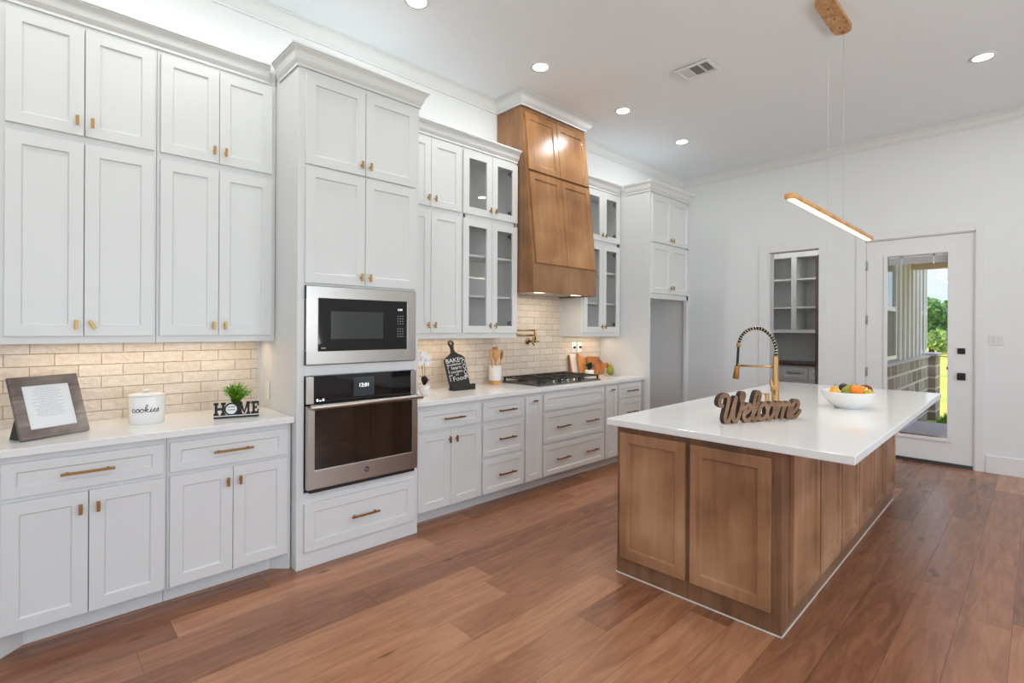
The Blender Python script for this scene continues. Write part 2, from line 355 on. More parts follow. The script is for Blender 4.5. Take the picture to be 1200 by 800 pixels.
def tag(o, label, cat, group=None, kind=None):
    o['label'] = label; o['category'] = cat
    if group: o['group'] = group
    if kind: o['kind'] = kind
    return o
def struct(o, label=None):
    o['kind'] = 'structure'
    if label: o['label'] = label
    return o
def dup(root, loc, rotz=None, label=None, group=None):
    r = root.copy(); COL.objects.link(r); r.location = loc
    if rotz is not None: r.rotation_euler = (0, 0, rotz)
    if label: r['label'] = label
    if group: r['group'] = group
    for ch in list(root.children):
        c = ch.copy(); COL.objects.link(c); c.parent = r
        for g in ch.children:
            d = g.copy(); COL.objects.link(d); d.parent = c
    return r
def smoothpath(P, n=8):
    P = [Vector(p) if len(p) == 3 else Vector((p[0], p[1], 0)) for p in P]; out = []
    for i in range(len(P)-1):
        p0, p1, p2, p3 = P[max(i-1, 0)], P[i], P[i+1], P[min(i+2, len(P)-1)]
        for k in range(n):
            t = k/n; out.append(.5*((2*p1)+(p2-p0)*t+(2*p0-5*p1+4*p2-p3)*t*t+(3*p1-p0-3*p2+p3)*t**3))
    out.append(P[-1]); return out
def stroke_plate(strokes, radius, res, depth, fmap, mb, mface, mside):
    """strokes (2-D poly-lines, optional own radius) merged into one outline, cut as a plate; fmap(u, v, d) -> xyz"""
    segs = []
    for s in strokes:
        r = radius
        if isinstance(s, tuple): s, r = s
        q = smoothpath(s, 7)
        for a, b in zip(q[:-1], q[1:]): segs.append((a.x, a.y, b.x, b.y, r))
    A = np.array(segs); pad = A[:, 4].max()+2*res
    u0, u1 = min(A[:, 0].min(), A[:, 2].min())-pad, max(A[:, 0].max(), A[:, 2].max())+pad
    v0, v1 = min(A[:, 1].min(), A[:, 3].min())-pad, max(A[:, 1].max(), A[:, 3].max())+pad
    us = np.arange(u0, u1, res); vs = np.arange(v0, v1, res); U, Vv = np.meshgrid(us, vs, indexing='ij'); F = np.full(U.shape, -1.)
    for ax, ay, bx, by, r in segs:
        i0, i1 = np.searchsorted(us, [min(ax, bx)-r-2*res, max(ax, bx)+r+2*res]); j0, j1 = np.searchsorted(vs, [min(ay, by)-r-2*res, max(ay, by)+r+2*res])
        uu_, vv_ = U[i0:i1, j0:j1], Vv[i0:i1, j0:j1]; dx, dy = bx-ax, by-ay; l = dx*dx+dy*dy+1e-12
        t = np.clip(((uu_-ax)*dx+(vv_-ay)*dy)/l, 0, 1); d = r-np.hypot(uu_-ax-t*dx, vv_-ay-t*dy); F[i0:i1, j0:j1] = np.maximum(F[i0:i1, j0:j1], d)
    verts = {}; VF = []; VB = []; bm = mb.bm
    mb.mat(mface); fi = mb.cur; mb.mat(mside); si = mb.cur
    def vid(key, u, v):
        if key not in verts:
            verts[key] = len(VF); VF.append(bm.verts.new(mb.T @ Vector(fmap(u, v, 0)))); VB.append(bm.verts.new(mb.T @ Vector(fmap(u, v, depth))))
        return verts[key]
    nu, nv = F.shape
    inside = F > 0; anyin = inside[:-1, :-1] | inside[1:, :-1] | inside[:-1, 1:] | inside[1:, 1:]
    for i, j in zip(*np.nonzero(anyin)):
        cs = [(i, j), (i+1, j), (i+1, j+1), (i, j+1)]; poly = []; cut = []
        for k in range(4):
            a, b = cs[k], cs[(k+1) % 4]; fa, fb = F[a], F[b]
            if fa > 0: poly.append(vid(('c',)+a, us[a[0]], vs[a[1]])); cut.append(False)
            if (fa > 0) != (fb > 0):
                t = fa/(fa-fb); key = ('e',)+tuple(sorted((a, b)))
                poly.append(vid(key, us[a[0]]+t*(us[b[0]]-us[a[0]]), vs[a[1]]+t*(vs[b[1]]-vs[a[1]]))); cut.append(True)
        if len(poly) < 3: continue
        try:
            f = bm.faces.new([VF[p] for p in poly]); f.material_index = fi
            f = bm.faces.new([VB[p] for p in reversed(poly)]); f.material_index = si
        except ValueError: continue
        n = len(poly)
        for k in range(n):
            if cut[k] and cut[(k+1) % n]:
                a, b = poly[k], poly[(k+1) % n]
                try: f = bm.faces.new([VF[a], VF[b], VB[b], VB[a]]); f.material_index = si
                except ValueError: pass
def text_part(name, body, size, mat, parent, M, extrude=.0006, align='CENTER', xs=1.):
    c = bpy.data.curves.new(name, 'FONT'); c.body = body; c.size = size; c.extrude = extrude; c.align_x = align; c.align_y = 'CENTER'; c.resolution_u = 3
    t = bpy.data.objects.new(name, c); COL.objects.link(t)
    dg = bpy.context.evaluated_depsgraph_get(); me = bpy.data.meshes.new_from_object(t.evaluated_get(dg)); me.name = name
    bpy.data.objects.remove(t); me.transform(M @ Matrix.Diagonal((xs, 1, 1, 1))); me.materials.clear(); me.materials.append(mat)
    o = bpy.data.objects.new(name, me); COL.objects.link(o)
    if parent: o.parent = parent
    return o
STAND = Matrix.Rotation(PI/2, 4, 'X')        # lettering upright, read from -y

# ---------------------------------------------------------------- room shell
b = MB(); b.box(XF, 8.95, YR, YW, -.1, 0); struct(b.build('floor', M_floor), 'reddish brown wide plank wood floor')
b = MB(); b.box(XF-.15, 9.1, YR-.15, YW+.15, CE, CE+.12); struct(b.build('ceiling', M_ceil))
b = MB(); b.box(XF-.15, 9.1, YW, YW+.15, -.1, CE); struct(b.build('wall_left', M_wall))
b = MB()
for y0, y1, z0, z1 in ((2.469, YW, 0, CE), (1.885, 2.469, 2.43, CE), (1.41, 1.885, 0, CE), (.46, 1.41, 2.46, CE), (YR, .46, 0, CE)): b.box(XB, XB+.15, y0, y1, z0, z1)
struct(b.build('wall_back', M_wall))
def windowed(name, cuts, place):
    b = MB(); lo, hi = place
    xs = [lo]+[v for c in cuts for v in c]+[hi]
    return b, xs
b = MB(); prev = XF-.15
for a, c in WINR:
    b.box(prev, a, YR-.15, YR, 0, CE); b.box(a, c, YR-.15, YR, 0, .5); b.box(a, c, YR-.15, YR, 2.8, CE); prev = c
b.box(prev, XB+.15, YR-.15, YR, 0, CE); struct(b.build('wall_right', M_wall))
b = MB(); prev = YR
for a, c in WINF:
    b.box(XF-.15, XF, prev, a, 0, CE); b.box(XF-.15, XF, a, c, 0, .5); b.box(XF-.15, XF, a, c, 2.8, CE); prev = c
b.box(XF-.15, XF, prev, YW, 0, CE); struct(b.build('wall_front', M_wall))
wn = 1
def window(x0, x1, horiz):
    global wn
    b = MB()
    if not horiz: b.T = Matrix.Translation((XF-.09, 0, 0)) @ Matrix.Rotation(PI/2, 4, 'Z')
    else: b.T = Matrix.Translation((0, YR-.09, 0))
    b.ring(x0, x1, .5, 2.8, -.03, .03, .05); b.box(x0+.05, x1-.05, -.02, .02, 1.62, 1.66)
    o = struct(b.build('window_%d' % wn, M_trim)); g = MB(); g.T = Matrix.Translation((0, YR-.09, 0)) if horiz else Matrix.Translation((XF-.09, 0, 0)) @ Matrix.Rotation(PI/2, 4, 'Z')
    g.box(x0+.05, x1-.05, -.003, .003, .55, 2.75); g.build('window_pane', M_glass, o); wn += 1
for a, c in WINR: window(a, c, True)
for a, c in WINF: window(a, c, False)

def crown_profile(d, h, drop=0):
    """cornice section: (distance from wall, distance below top)"""
    return [(0, -h), (d*.16, -h), (d*.16, -h*.86), (d*.26, -h*.80), (d*.42, -h*.66), (d*.62, -h*.34), (d*.80, -h*.22), (d*.88, -h*.20), (d*.88, -h*.11), (d, -h*.11), (d, 0), (0, 0)]
def crown_run(path, d, h, top, mb, closed=False):
    """sweep the cornice along path points (x, y); 'out' is to the right-hand side of travel; mitred corners"""
    P = [Vector((p[0], p[1])) for p in path]; prof = crown_profile(d, h); n = len(P); rings = []
    for i in range(n):
        ds = []
        if i > 0: ds.append((P[i]-P[i-1]).normalized())
        if i < n-1: ds.append((P[i+1]-P[i]).normalized())
        ns = [Vector((q.y, -q.x)) for q in ds]
        if len(ns) == 1: nn = ns[0]
        else:
            nn = ns[0]+ns[1]; nn = nn/nn.length; nn = nn/nn.dot(ns[0])
        rings.append([(P[i].x+nn.x*q[0], P[i].y+nn.y*q[0], top+q[1]) for q in prof])
    k = len(prof); vs = [v for r in rings for v in r]; fs = []
    for i in range(n-1):
        for j in range(k): fs.append((i*k+j, i*k+(j+1) % k, (i+1)*k+(j+1) % k, (i+1)*k+j))
    fs.append(tuple(range(k))); fs.append(tuple((n-1)*k+j for j in reversed(range(k))))
    mb.add(vs, fs)
b = MB(); crown_run([(XF, YR), (XF, YW), (3.31, YW)], .09, .095, CE-.001, b); struct(b.build('trim_1', M_trim))
b = MB(); crown_run([(4.25, YW), (XB, YW), (XB, YR)], .09, .095, CE-.001, b); struct(b.build('trim_2', M_trim))
# baseboards
b = MB(); b.box(XB-.014, XB, YR+.01, .38, 0, .175); struct(b.build('baseboard_back', M_trim, bevel=.003))
b = MB(); b.box(XB-.014, XB, 1.515, 1.79, 0, .175); struct(b.build('baseboard_back_middle', M_trim, bevel=.003)).name = 'baseboard_rear'
b = MB(); b.box(5.94, XB-.016, YW-.014, YW, 0, .175); struct(b.build('baseboard_left', M_trim, bevel=.003))
b = MB(); b.box(XF+.01, XB-.016, YR, YR+.014, 0, .175); struct(b.build('baseboard_right', M_trim, bevel=.003))
# casings
b = MB(); b.box(XB-.016, XB, 1.408, 1.497, 0, 2.55); b.box(XB-.016, XB, .395, .462, 0, 2.55); b.box(XB-.016, XB, .462, 1.408, 2.46, 2.55); struct(b.build('trim_3', M_trim, bevel=.002))
b = MB(); b.box(XB-.016, XB, 2.469, 2.585, 0, 2.53); b.box(XB-.016, XB, 1.80, 1.885, 0, 2.53); b.box(XB-.016, XB, 1.885, 2.469, 2.43, 2.53)
b.box(XB, XB+.15, 2.455, 2.469, 0, 2.43); struct(b.build('trim_4', M_trim, bevel=.002))
b = MB(); b.box(XF+.2, 1.14, YW-.008, YW, .891, 1.345); b.box(2.0, 4.985, YW-.008, YW, .891, 1.80); b.build('backsplash', M_tile); struct(bpy.data.objects['backsplash'], 'cream glazed brick-shaped wall tiles').name = 'trim_5'

# exterior door
d = struct(bpy.data.objects.new('door_1', None), 'white exterior door with tall glass pane'); COL.objects.link(d)
R90 = Matrix.Rotation(-PI/2, 4, 'Z')       # local -y faces -x ; local x runs to -y
def back(x, y): return Matrix.Translation((x, y, 0)) @ R90
b = MB(); b.T = back(XB+.012, 0); b.ring(-1.40, -.478, .035, 2.445, 0, .045, .17, .225, .165); b.build('door_slab', M_trim, d, bevel=.002)
b = MB(); b.T = back(XB+.012, 0); b.ring(-1.236, -.645, .252, 2.293, -.014, 0.0, .036, .034); b.build('lite_frame', M_trim, d, bevel=.004)
b = MB(); b.T = back(XB+.012, 0); b.box(-1.23, -.648, .018, .024, .258, 2.283); b.build('glass_pane', M_glass, d)
b = MB(); b.T = back(XB+.012, 0)
for i in range(8): b.box(-1.196, -.689, .028, .042, 2.172+i*.0078, 2.1785+i*.0078)
b.box(-1.196, -.689, .031, .039, 2.165, 2.235); b.build('raised_blind', simple('grey_blind_slats', (.50, .50, .51), .5), d)
b = MB(); b.T = back(XB+.012, 0); b.box(-1.196, -.689, .026, .044, 2.235, 2.275); b.build('blind_headrail', M_shade, d)
b = MB(); b.T = back(XB+.012, 0)
for x in (-1.08, -.80): b.box(x-.006, x+.006, .026, .029, 2.15, 2.265)
b.build('blind_tape', M_white, d)
b = MB(); b.T = back(XB+.012, 0); b.box(-.687, -.676, -.020, -.014, 1.02, 1.05); b.build('blind_slider', M_black, d)
b = MB(); b.T = back(XB+.012, 0); b.box(-.602, -.540, -.012, 0, 1.188, 1.248); b.box(-.578, -.564, -.028, -.012, 1.203, 1.233); b.build('deadbolt', M_black, d, bevel=.002)
b = MB(); b.T = back(XB+.012, 0); b.box(-.605, -.537, -.012, 0, .915, .99); b.box(-.592, -.550, -.045, -.030, .93, .975); b.cyl((-.571, -.03, .952), (-.571, -.012, .952), .012); b.build('door_handle', M_black, d, bevel=.002)
for z in (2.17, 1.55, .95):
    b = MB(); b.T = back(XB+.004, 0); b.cyl((-1.405, 0, z-.05), (-1.405, 0, z+.05), .008, 10); b.box(-1.405, -1.385, -.002, .008, z-.05, z+.05); b.build('hinge', M_hinge, d)
b = MB(); b.T = back(XB+.012, 0); b.box(-1.40, -.478, -.01, .10, 0.0, .033); b.build('threshold', M_grey, d)
b = MB(); b.T = back(XB, 0); b.box(-1.41, -1.402, .0, .13, 0, 2.46); b.box(-.476, -.46, 0, .13, 0, 2.46); b.box(-1.41, -.46, 0, .13, 2.448, 2.46); b.build('door_jamb', M_trim, d)

# pantry
b = MB(); b.box(7.18, 9.1, 1.5, 1.65, -.3, 3.3); b.box(9.1, 12.0, 1.5, 1.65, -.3, 3.3)
b.box(11.85, 12.0, 1.65, 4, -.3, 3.3); struct(b.build('wall_pantry_right', M_wall))
b = MB(); b.box(8.8, 8.95, 1.65, YW, 0, CE); struct(b.build('wall_pantry_back', M_wall))
b = MB(); b.box(7.18, 8.8, 3.15, 3.3, 0, CE); struct(b.build('wall_pantry_left', M_wall))
light('pantry_fill', 'AREA', (7.75, 2.3, 3.5), 11, (1, .97, .93), rot=(0, 0, 0), size=.3)  # unseen lamp added to brighten the pantry

# ---------------------------------------------------------------- cabinet hardware
def bar_pull(parent, cx, z, L=.165, mat=None, y=-.02, fx=1.):
    b = MB(); h = L/2
    b.box(cx-h, cx+h, y-.034, y-.024, z-.0055, z+.0055); b.box(cx-h+.02, cx-h+.03, y-.026, y, z-.005, z+.005); b.box(cx+h-.03, cx+h-.02, y-.026, y, z-.005, z+.005)
    return b.build('pull_handle', mat or M_bronze, parent, bevel=.0012)
def tknob(parent, cx, z, mat=None, y=-.02, tilt=0, horiz=False):
    b = MB(); b.T = Matrix.Translation((cx, y, z)) @ Matrix.Rotation(math.radians(tilt), 4, 'Y')
    h, w = (.024, .0065) if not horiz else (.0065, .024)
    b.box(-w, w, -.030, -.020, -h, h); b.cyl((0, -.021, 0), (0, 0, 0), .005, 10)
    return b.build('knob', mat or M_kgold, parent, bevel=.0012)
def door(parent, x0, x1, z0, z1, knob=None, mat=None, glass=False, fr=.057, tilt=0, kmat=None, name='door'):
    b = MB()
    if glass:
        b.ring(x0, x1, z0, z1, -.02, 0, fr); o = b.build(name, mat or M_white, parent, bevel=.0015)
        g = MB(); g.box(x0+fr-.003, x1-fr+.003, -.010, -.006, z0+fr-.003, z1-fr+.003); g.build('glass_pane', M_cabgl, o)
    else:
        b.panel(x0, x1, z0, z1, fr=fr); o = b.build(name, mat or M_white, parent, bevel=.0015)
    if knob: tknob(o, knob[0], knob[1], kmat, tilt=tilt)
    return o
def drawer(parent, x0, x1, z0, z1, pulls=(), L=.165, fr=.048, frz=.042):
    b = MB(); b.panel(x0, x1, z0, z1, fr=fr, frz=frz); o = b.build('drawer', M_white, parent, bevel=.0015)
    for p in pulls: bar_pull(o, p, (z0+z1)/2, L)
    return o

CT = .905      # counter top height
# ---- left base cabinets (face y = 3.09)
YB = 3.09
def base_body(parent, w, left_foot=False, right_foot=False, depth=None, x0=0):
    d = YW-YB-.004 if depth is None else depth
    b = MB(); b.box(x0, w, 0, d, .095, .869); b.box(x0, w, .075, d, 0, .095)
    if left_foot: b.prism([(x0, 0), (x0+.012, 0), (x0+.09, .075), (x0, .075)], 0, .095, 'z')
    if right_foot: b.prism([(w, 0), (w, .075), (w-.09, .075), (w-.012, 0)], 0, .095, 'z')
    return b.build('body', M_white, parent, bevel=.001)
c = thing('base_cabinet', 'white two-door base cabinet under the grey picture frame, at the left edge', 'cabinet', (-.085, YB, 0))
base_body(c, .613, True)
drawer(c, .017, .606-.006, .688, .838, [.304], .195)
door(c, .017, .305, .102, .667, (.277, .592), kmat=M_bronze); door(c, .309, .603, .102, .667, (.341, .592), kmat=M_bronze)
c = thing('base_cabinet', 'white two-door base cabinet left of the oven tower, below the HOME sign', 'cabinet', (.530, YB, 0))
base_body(c, .618, False, True)
drawer(c, .011, .593, .688, .838, [.302], .195)
door(c, .011, .302, .102, .667, (.275, .592), kmat=M_bronze); door(c, .305, .593, .102, .667, (.336, .592), kmat=M_bronze)
b = MB(); b.box(-.12, 1.153, 3.045, YW-.010, .87, CT); tag(b.build('countertop', M_quartz, bevel=.003), 'white quartz countertop carrying the cookie jar, left of the ovens', 'countertop')
# ---- left wall cabinets (face y = 3.38)
YU = 3.38
def rail_box(b, w, z0=1.345, x0=0, d=None): b.box(x0, w, 0, d or (YW-YU-.004), z0, 2.96)
c = thing('wall_cabinet', 'white four-door wall cabinet at the far left above the picture frame', 'cabinet', (-.10, YU, 0))
b = MB(); rail_box(b, .625); b.build('body', M_white, c, bevel=.001)
door(c, .033, .318, 1.383, 2.356, (.290, 1.441)); o_ = door(c, .322, .613, 1.383, 2.356, (.352, 1.441), tilt=-28)
door(c, .033, .318, 2.395, 2.938, (.290, 2.462)); door(c, .322, .613, 2.395, 2.938, (.350, 2.462))
c = thing('wall_cabinet', 'white four-door wall cabinet above the HOME sign, beside the oven tower', 'cabinet', (.527, YU, 0))
b = MB(); rail_box(b, .625); b.build('body', M_white, c, bevel=.001)
door(c, .014, .301, 1.383, 2.356, (.274, 1.441)); door(c, .304, .600, 1.383, 2.356, (.334, 1.441))
door(c, .014, .301, 2.395, 2.938, (.274, 2.462)); door(c, .304, .600, 2.395, 2.938, (.334, 2.462))
b = MB(); crown_run([(-.62, YU), (1.103, YU)], .065, .103, 3.064, b); b.box(-.62, 1.15, YU, YW-.003, 2.962, 3.06)
tag(b.build('cabinet_crown', M_white), 'stepped white crown moulding along the top of the left wall cabinets', 'moulding')
# ---- oven tower (face y = 3.018)
YT = 3.018
c = thing('oven_tower', 'tall white cabinet tower holding the microwave and the wall oven', 'cabinet', (1.155, YT, 0))
b = MB(); dd = YW-YT-.004
# carcass built around two appliance bays
b.box(0, .042, 0, dd, 0, 2.962); b.box(.803, .835, 0, dd, 0, 2.962); b.box(.042, .803, 0, dd, 0, .447); b.box(.042, .803, 0, dd, 1.143, 1.205); b.box(.042, .803, 0, dd, 1.683, 2.962); b.box(.042, .803, dd-.02, dd, .447, 1.683)
b.build('body', M_white, c, bevel=.001)
door(c, .040, .419, 1.697, 2.385, (.391, 1.75)); door(c, .423, .803, 1.697, 2.385, (.450, 1.75))
door(c, .040, .419, 2.400, 2.935, (.391, 2.462)); door(c, .423, .803, 2.400, 2.935, (.450, 2.462))
drawer(c, .042, .803, .103, .387, [.425], .19, .06, .055)
b = MB(); b.T = Matrix.Translation((-1.155, -YT, 0)); crown_run([(1.155, 3.312), (1.155, YT), (1.99, YT), (1.99, 3.312)], .055, .11, 3.075, b); b.box(1.157, 1.988, YT+.002, YW-.003, 2.964, 3.072); b.build('crown', M_white, c)
# microwave
mw = thing('microwave', 'built-in stainless microwave with black glass door above the oven', 'microwave', (1.200, YT-.018, 1.207))
b = MB(); b.ring(0, .756, .003, .473, -.006, .014, .070, .078, .072); b.build('trim_kit', M_steel, mw, bevel=.002)
b = MB(); b.box(.07, .686, .004, .40, .08, .40); b.build('cavity', M_black, mw)
b = MB(); b.box(.071, .685, -.004, .004, .080, .400); b.build('door', M_blackgl, mw, bevel=.002)
b = MB(); b.box(.150, .505, -.0055, -.004, .155, .325); b.build('door_window', M_mwgl, mw)
text_part('clock_digits', '12:01', .018, M_disp, mw, Matrix.Translation((.632, -.0045, .345)) @ STAND)
b = MB()
for i in range(3):
    for j in range(9):
        if j == 4: continue
        b.box(.612+i*.018, .620+i*.018, -.0048, -.004, .165+j*.017, .169+j*.017)
b.build('keypad_marks', M_greyink, mw)
b = MB(); b.box(.090, .118, -.0048, -.004, .098, .103); b.build('maker_mark', M_greyink, mw)
for z_ in (.003, .393):
    b = MB(); b.box(-.004, .0, -.004, .014, z_, z_+.078); b.build('edge_gasket', M_black, mw)
# oven
ov = thing('wall_oven', 'stainless wall oven with black control glass and bar handle', 'oven', (1.200, YT-.018, .455))
b = MB(); b.box(.02, .735, .004, .5, .01, .66); b.build('cavity', M_black, ov)
for x_ in (0, .714):
    b = MB(); b.box(x_, x_+.043, -.014, .004, .522, .685); b.build('control_trim', M_steel, ov, bevel=.002)
b = MB(); b.box(.043, .714, -.013, .004, .522, .687); b.build('control_panel', M_blackgl, ov, bevel=.001)
b = MB(); b.box(.295, .437, -.0145, -.013, .545, .665); b.build('touch_display', M_screen, ov)
text_part('clock_digits', '12:01', .034, M_disp, ov, Matrix.Translation((.366, -.015, .613)) @ STAND)
for i in range(3):
    b = MB(); b.box(.060+i*.018, .070+i*.018, -.0138, -.013, .535, .541 if i == 1 else .549); b.build('control_icon', M_disp, ov)
b = MB(); b.ring(0, .757, .018, .512, -.032, .004, .043, .115, .012); b.build('door', M_steel, ov, bevel=.003)
b = MB(); b.box(.043, .714, -.030, .0, .132, .502); b.build('door_glass', M_ovengl, ov)
b = MB(); b.box(.02, .74, -.02, .004, -.004, .017); b.build('lower_vent', M_black, ov)
b = MB(); b.T = Matrix.Translation((0, -.032, .5))
b.tube([(-.004, -.055, .012), (.761, -.055, .012)], .0155, 14); b.box(.02, .05, -.05, .0, .002, .022); b.box(.707, .737, -.05, .0, .002, .022); b.build('bar_handle', M_steel, ov, bevel=.002)
b = MB(); b.T = Matrix.Translation((.378, -.032, .078)) @ Matrix.Rotation(PI/2, 4, 'X'); b.lathe([(.017, 0), (.017, .003), (.014, .004), (.014, .002), (.001, .002)], seg=24); b.build('round_badge', M_grey, ov)
b = MB()
b.T = Matrix.Translation((.378, -.0355, .078))
b.tube([(-.006+.005*math.cos(t), 0, .005*math.sin(t)) for t in [i*PI/4 for i in range(1, 8)]], .0012, 6); b.tube([(.006-.004*math.cos(t), 0, .005*math.sin(t)) for t in [i*PI/4 for i in range(1, 8)]], .0012, 6)
b.build('badge_script', M_chrome, ov)

# ---- right wall cabinets
c = thing('wall_cabinet', 'white solid-door wall cabinet right of the oven tower', 'cabinet', (1.995, YU, 0))
b = MB(); rail_box(b, .655); b.build('body', M_white, c, bevel=.001)
door(c, .040, .336, 1.390, 2.362, (.306, 1.455)); door(c, .340, .643, 1.390, 2.362, (.372, 1.455))
door(c, .040, .336, 2.400, 2.938, (.306, 2.462)); door(c, .340, .643, 2.400, 2.938, (.372, 2.462))
def glass_cabinet(label, x, w, d0, dm, d1):
    c = thing('glass_cabinet', label, 'cabinet', (x, YU, 0)); D = YW-YU-.004; t = .018
    b = MB(); b.box(0, t, .0, D, 1.345, 2.96); b.box(w-t, w, 0, D, 1.345, 2.96); b.box(t, w-t, D-.008, D, 1.345, 2.96)
    for z0, z1 in ((1.345, 1.41), (2.355, 2.41), (2.925, 2.96)): b.box(t, w-t, 0.0, D-.008, z0, z1)
    b.box(t, d0+.03, 0, .018, 1.41, 2.925); b.box(d1-.03, w-t, 0, .018, 1.41, 2.925)
    b.build('body', M_white, c, bevel=.0008)
    for z in (1.71, 2.06):
        b = MB(); b.box(t, w-t, .022, D-.01, z-.009, z+.009); b.build('shelf', M_white, c)
    for z0, z1, kz in ((1.390, 2.362, 1.455), (2.400, 2.938, 2.462)):
        door(c, d0, dm-.0015, z0, z1, (dm-.032, kz), glass=True, fr=.062); dr = door(c, dm+.0015, d1, z0, z1, (dm+.032, kz), glass=True, fr=.062)
        for z in (z0+.09, z1-.09):
            h = MB(); h.box(d1-.085, d1-.05, .004, .022, z-.012, z+.012); h.box(d1-.06, d1-.028, .0005, .03, z-.018, z+.018); h.build('hinge', M_grey, dr)
    return c
glass_cabinet('white glass-door wall cabinet left of the wooden hood', 2.652, .652, .008, .331, .643)
glass_cabinet('white glass-door wall cabinet right of the wooden hood', 4.272, .710, .018, .352, .676)
b = MB(); crown_run([(2.047, YU), (3.305, YU)], .065, .103, 3.064, b); b.box(1.995, 3.300, YU+.002, YW-.003, 2.962, 3.058)
tag(b.build('cabinet_crown', M_white), 'white crown moulding on the wall cabinets between oven tower and hood', 'moulding')
b = MB(); crown_run([(4.255, YU), (4.933, YU)], .065, .103, 3.064, b); b.box(4.275, 4.985, YU+.002, YW-.003, 2.962, 3.058)
tag(b.build('cabinet_crown', M_white), 'white crown moulding on the glass cabinet right of the hood', 'moulding')

# ---- hood
hd = thing('range_hood', 'tall stained-wood range hood with four sloped panel doors', 'range hood', (3.31, 3.67, 1.76))
ZT = 3.494-1.76
prof = [(-.004, 0), (-.50, 0), (-.50, .255), (-.335, ZT-.02), (-.325, ZT), (-.004, ZT)]
b = MB()
b.prism(prof, 0, .02, 'x'); b.prism(prof, .92, .94, 'x')
b.prism([(-.50, 0), (-.50, .255), (-.48, .255), (-.48, 0)], .02, .92, 'x'); b.prism([(-.498, .255), (-.333, ZT-.02), (-.333, ZT), (-.313, ZT), (-.313, ZT-.02), (-.478, .255)], .02, .92, 'x')
b.box(.02, .92, -.48, -.004, .05, .07); b.box(.02, .92, -.33, -.004, ZT-.02, ZT)
b.build('body', M_hoodb, hd, bevel=.002)
ang = math.atan2(.165, ZT-.275)
def hood_door(x0, x1, z0, z1):
    b = MB(); b.panel(x0, x1, z0, z1, y0=-.02, y1=0, fr=.058, rec=.010, slope=.006); o = b.build('door', M_hood, hd, bevel=.002)
    o.location = (0, -.498, .255); o.rotation_euler = (-ang, 0, 0); return o
SL = math.hypot(.165, ZT-.275)
for x0, x1 in ((.03, .462), (.468, .91)):
    hood_door(x0, x1, .012, .862); hood_door(x0, x1, .885, SL-.035)
b = MB(); b.box(.03, .91, -.47, -.03, .012, .05); b.build('vent_liner', M_steel, hd)
for x in (.2, .74):
    b = MB(); b.box(x-.05, x+.05, -.42, -.37, .006, .012); b.build('hood_lamp', M_hoodl, hd)
b = MB(); b.box(.455, .485, -.46, -.44, .002, .012); b.build('indicator', simple('red_mark', (.35, .03, .02), .5), hd)
light('hood_light', 'AREA', (3.78, 3.28, 1.755), 2.6, (1, .86, .68), size=.5)
b = MB(); b.T = Matrix.Translation((-3.31, -3.67, -1.76)); crown_run([(3.31, YW), (3.31, 3.335), (4.25, 3.335), (4.25, YW)], .10, .10, CE-.002, b); b.build('crown', M_white, hd).__setitem__('label', 'white painted crown')

# ---- right base cabinets
c = thing('base_cabinet', 'white two-door base cabinet right of the oven tower', 'cabinet', (1.993, YB, 0))
base_body(c, .637, True); drawer(c, .035, .627, .685, .833, [.348], .195); door(c, .035, .326, .105, .663, (.308, .60), kmat=M_bronze); door(c, .329, .627, .105, .663, (.372, .60), kmat=M_bronze)
c = thing('base_cabinet', 'white three-drawer base cabinet under the wooden utensil crock', 'cabinet', (2.632, YB, 0))
base_body(c, .481); 
for z0, z1 in ((.685, .833), (.398, .660), (.104, .372)): drawer(c, .008, .472, z0, z1, [.26], .195)
c = thing('pull_out_cabinet', 'narrow white pull-out cabinet left of the wide cooktop drawers', 'cabinet', (3.115, YB, 0))
base_body(c, .227); o_ = door(c, .010, .216, .104, .833, fr=.052); tknob(o_, .113, .800, M_bronze, horiz=True)
c = thing('base_cabinet', 'wide white cabinet of three drawers under the gas cooktop', 'cabinet', (3.344, YB, 0))
base_body(c, .932); drawer(c, .008, .918, .690, .838); drawer(c, .008, .918, .398, .668, [.262, .700], .195); drawer(c, .008, .918, .106, .372, [.262, .700], .195)
c = thing('pull_out_cabinet', 'narrow white pull-out cabinet right of the wide cooktop drawers', 'cabinet', (4.278, YB, 0))
base_body(c, .222); o_ = door(c, .010, .212, .104, .842, fr=.052); tknob(o_, .112, .805, M_bronze, horiz=True)
c = thing('base_cabinet', 'white three-drawer base cabinet at the fridge end of the counter', 'cabinet', (4.502, YB, 0))
base_body(c, .483)
for z0, z1 in ((.695, .842), (.405, .672), (.108, .382)): drawer(c, .010, .445, z0, z1, [.25], .195)
b = MB(); b.box(1.993, 4.985, 3.045, YW-.010, .87, CT); tag(b.build('countertop', M_quartz, bevel=.003), 'long white quartz countertop with the gas cooktop, right of the ovens', 'countertop')

# ---- fridge surround
c = thing('fridge_surround', 'tall white refrigerator surround with empty bay and four doors above', 'cabinet', (4.99, 3.0, 0))
b = MB(); DD = YW-3.0-.004
b.box(0, .022, 0, DD, 0, 2.955); b.box(.85, .91, 0, .04, 0, 2.955); b.box(.888, .91, .04, DD, 0, 2.955); b.box(.022, .888, .0, DD, 1.775, 2.955); b.build('body', M_white, c, bevel=.001)
door(c, .030, .436, 1.835, 2.385, (.410, 1.902)); door(c, .440, .862, 1.835, 2.385, (.466, 1.902)); door(c, .030, .436, 2.405, 2.93, (.410, 2.455)); door(c, .440, .862, 2.405, 2.93, (.466, 2.455))
b = MB(); b.T = Matrix.Translation((-4.99, -3.0, 0)); crown_run([(4.99, 3.31), (4.99, 3.0), (5.90, 3.0), (5.90, YW-.006)], .055, .11, 3.068, b); b.box(4.992, 5.898, 3.002, YW-.003, 2.957, 3.064); b.build('crown', M_white, c)

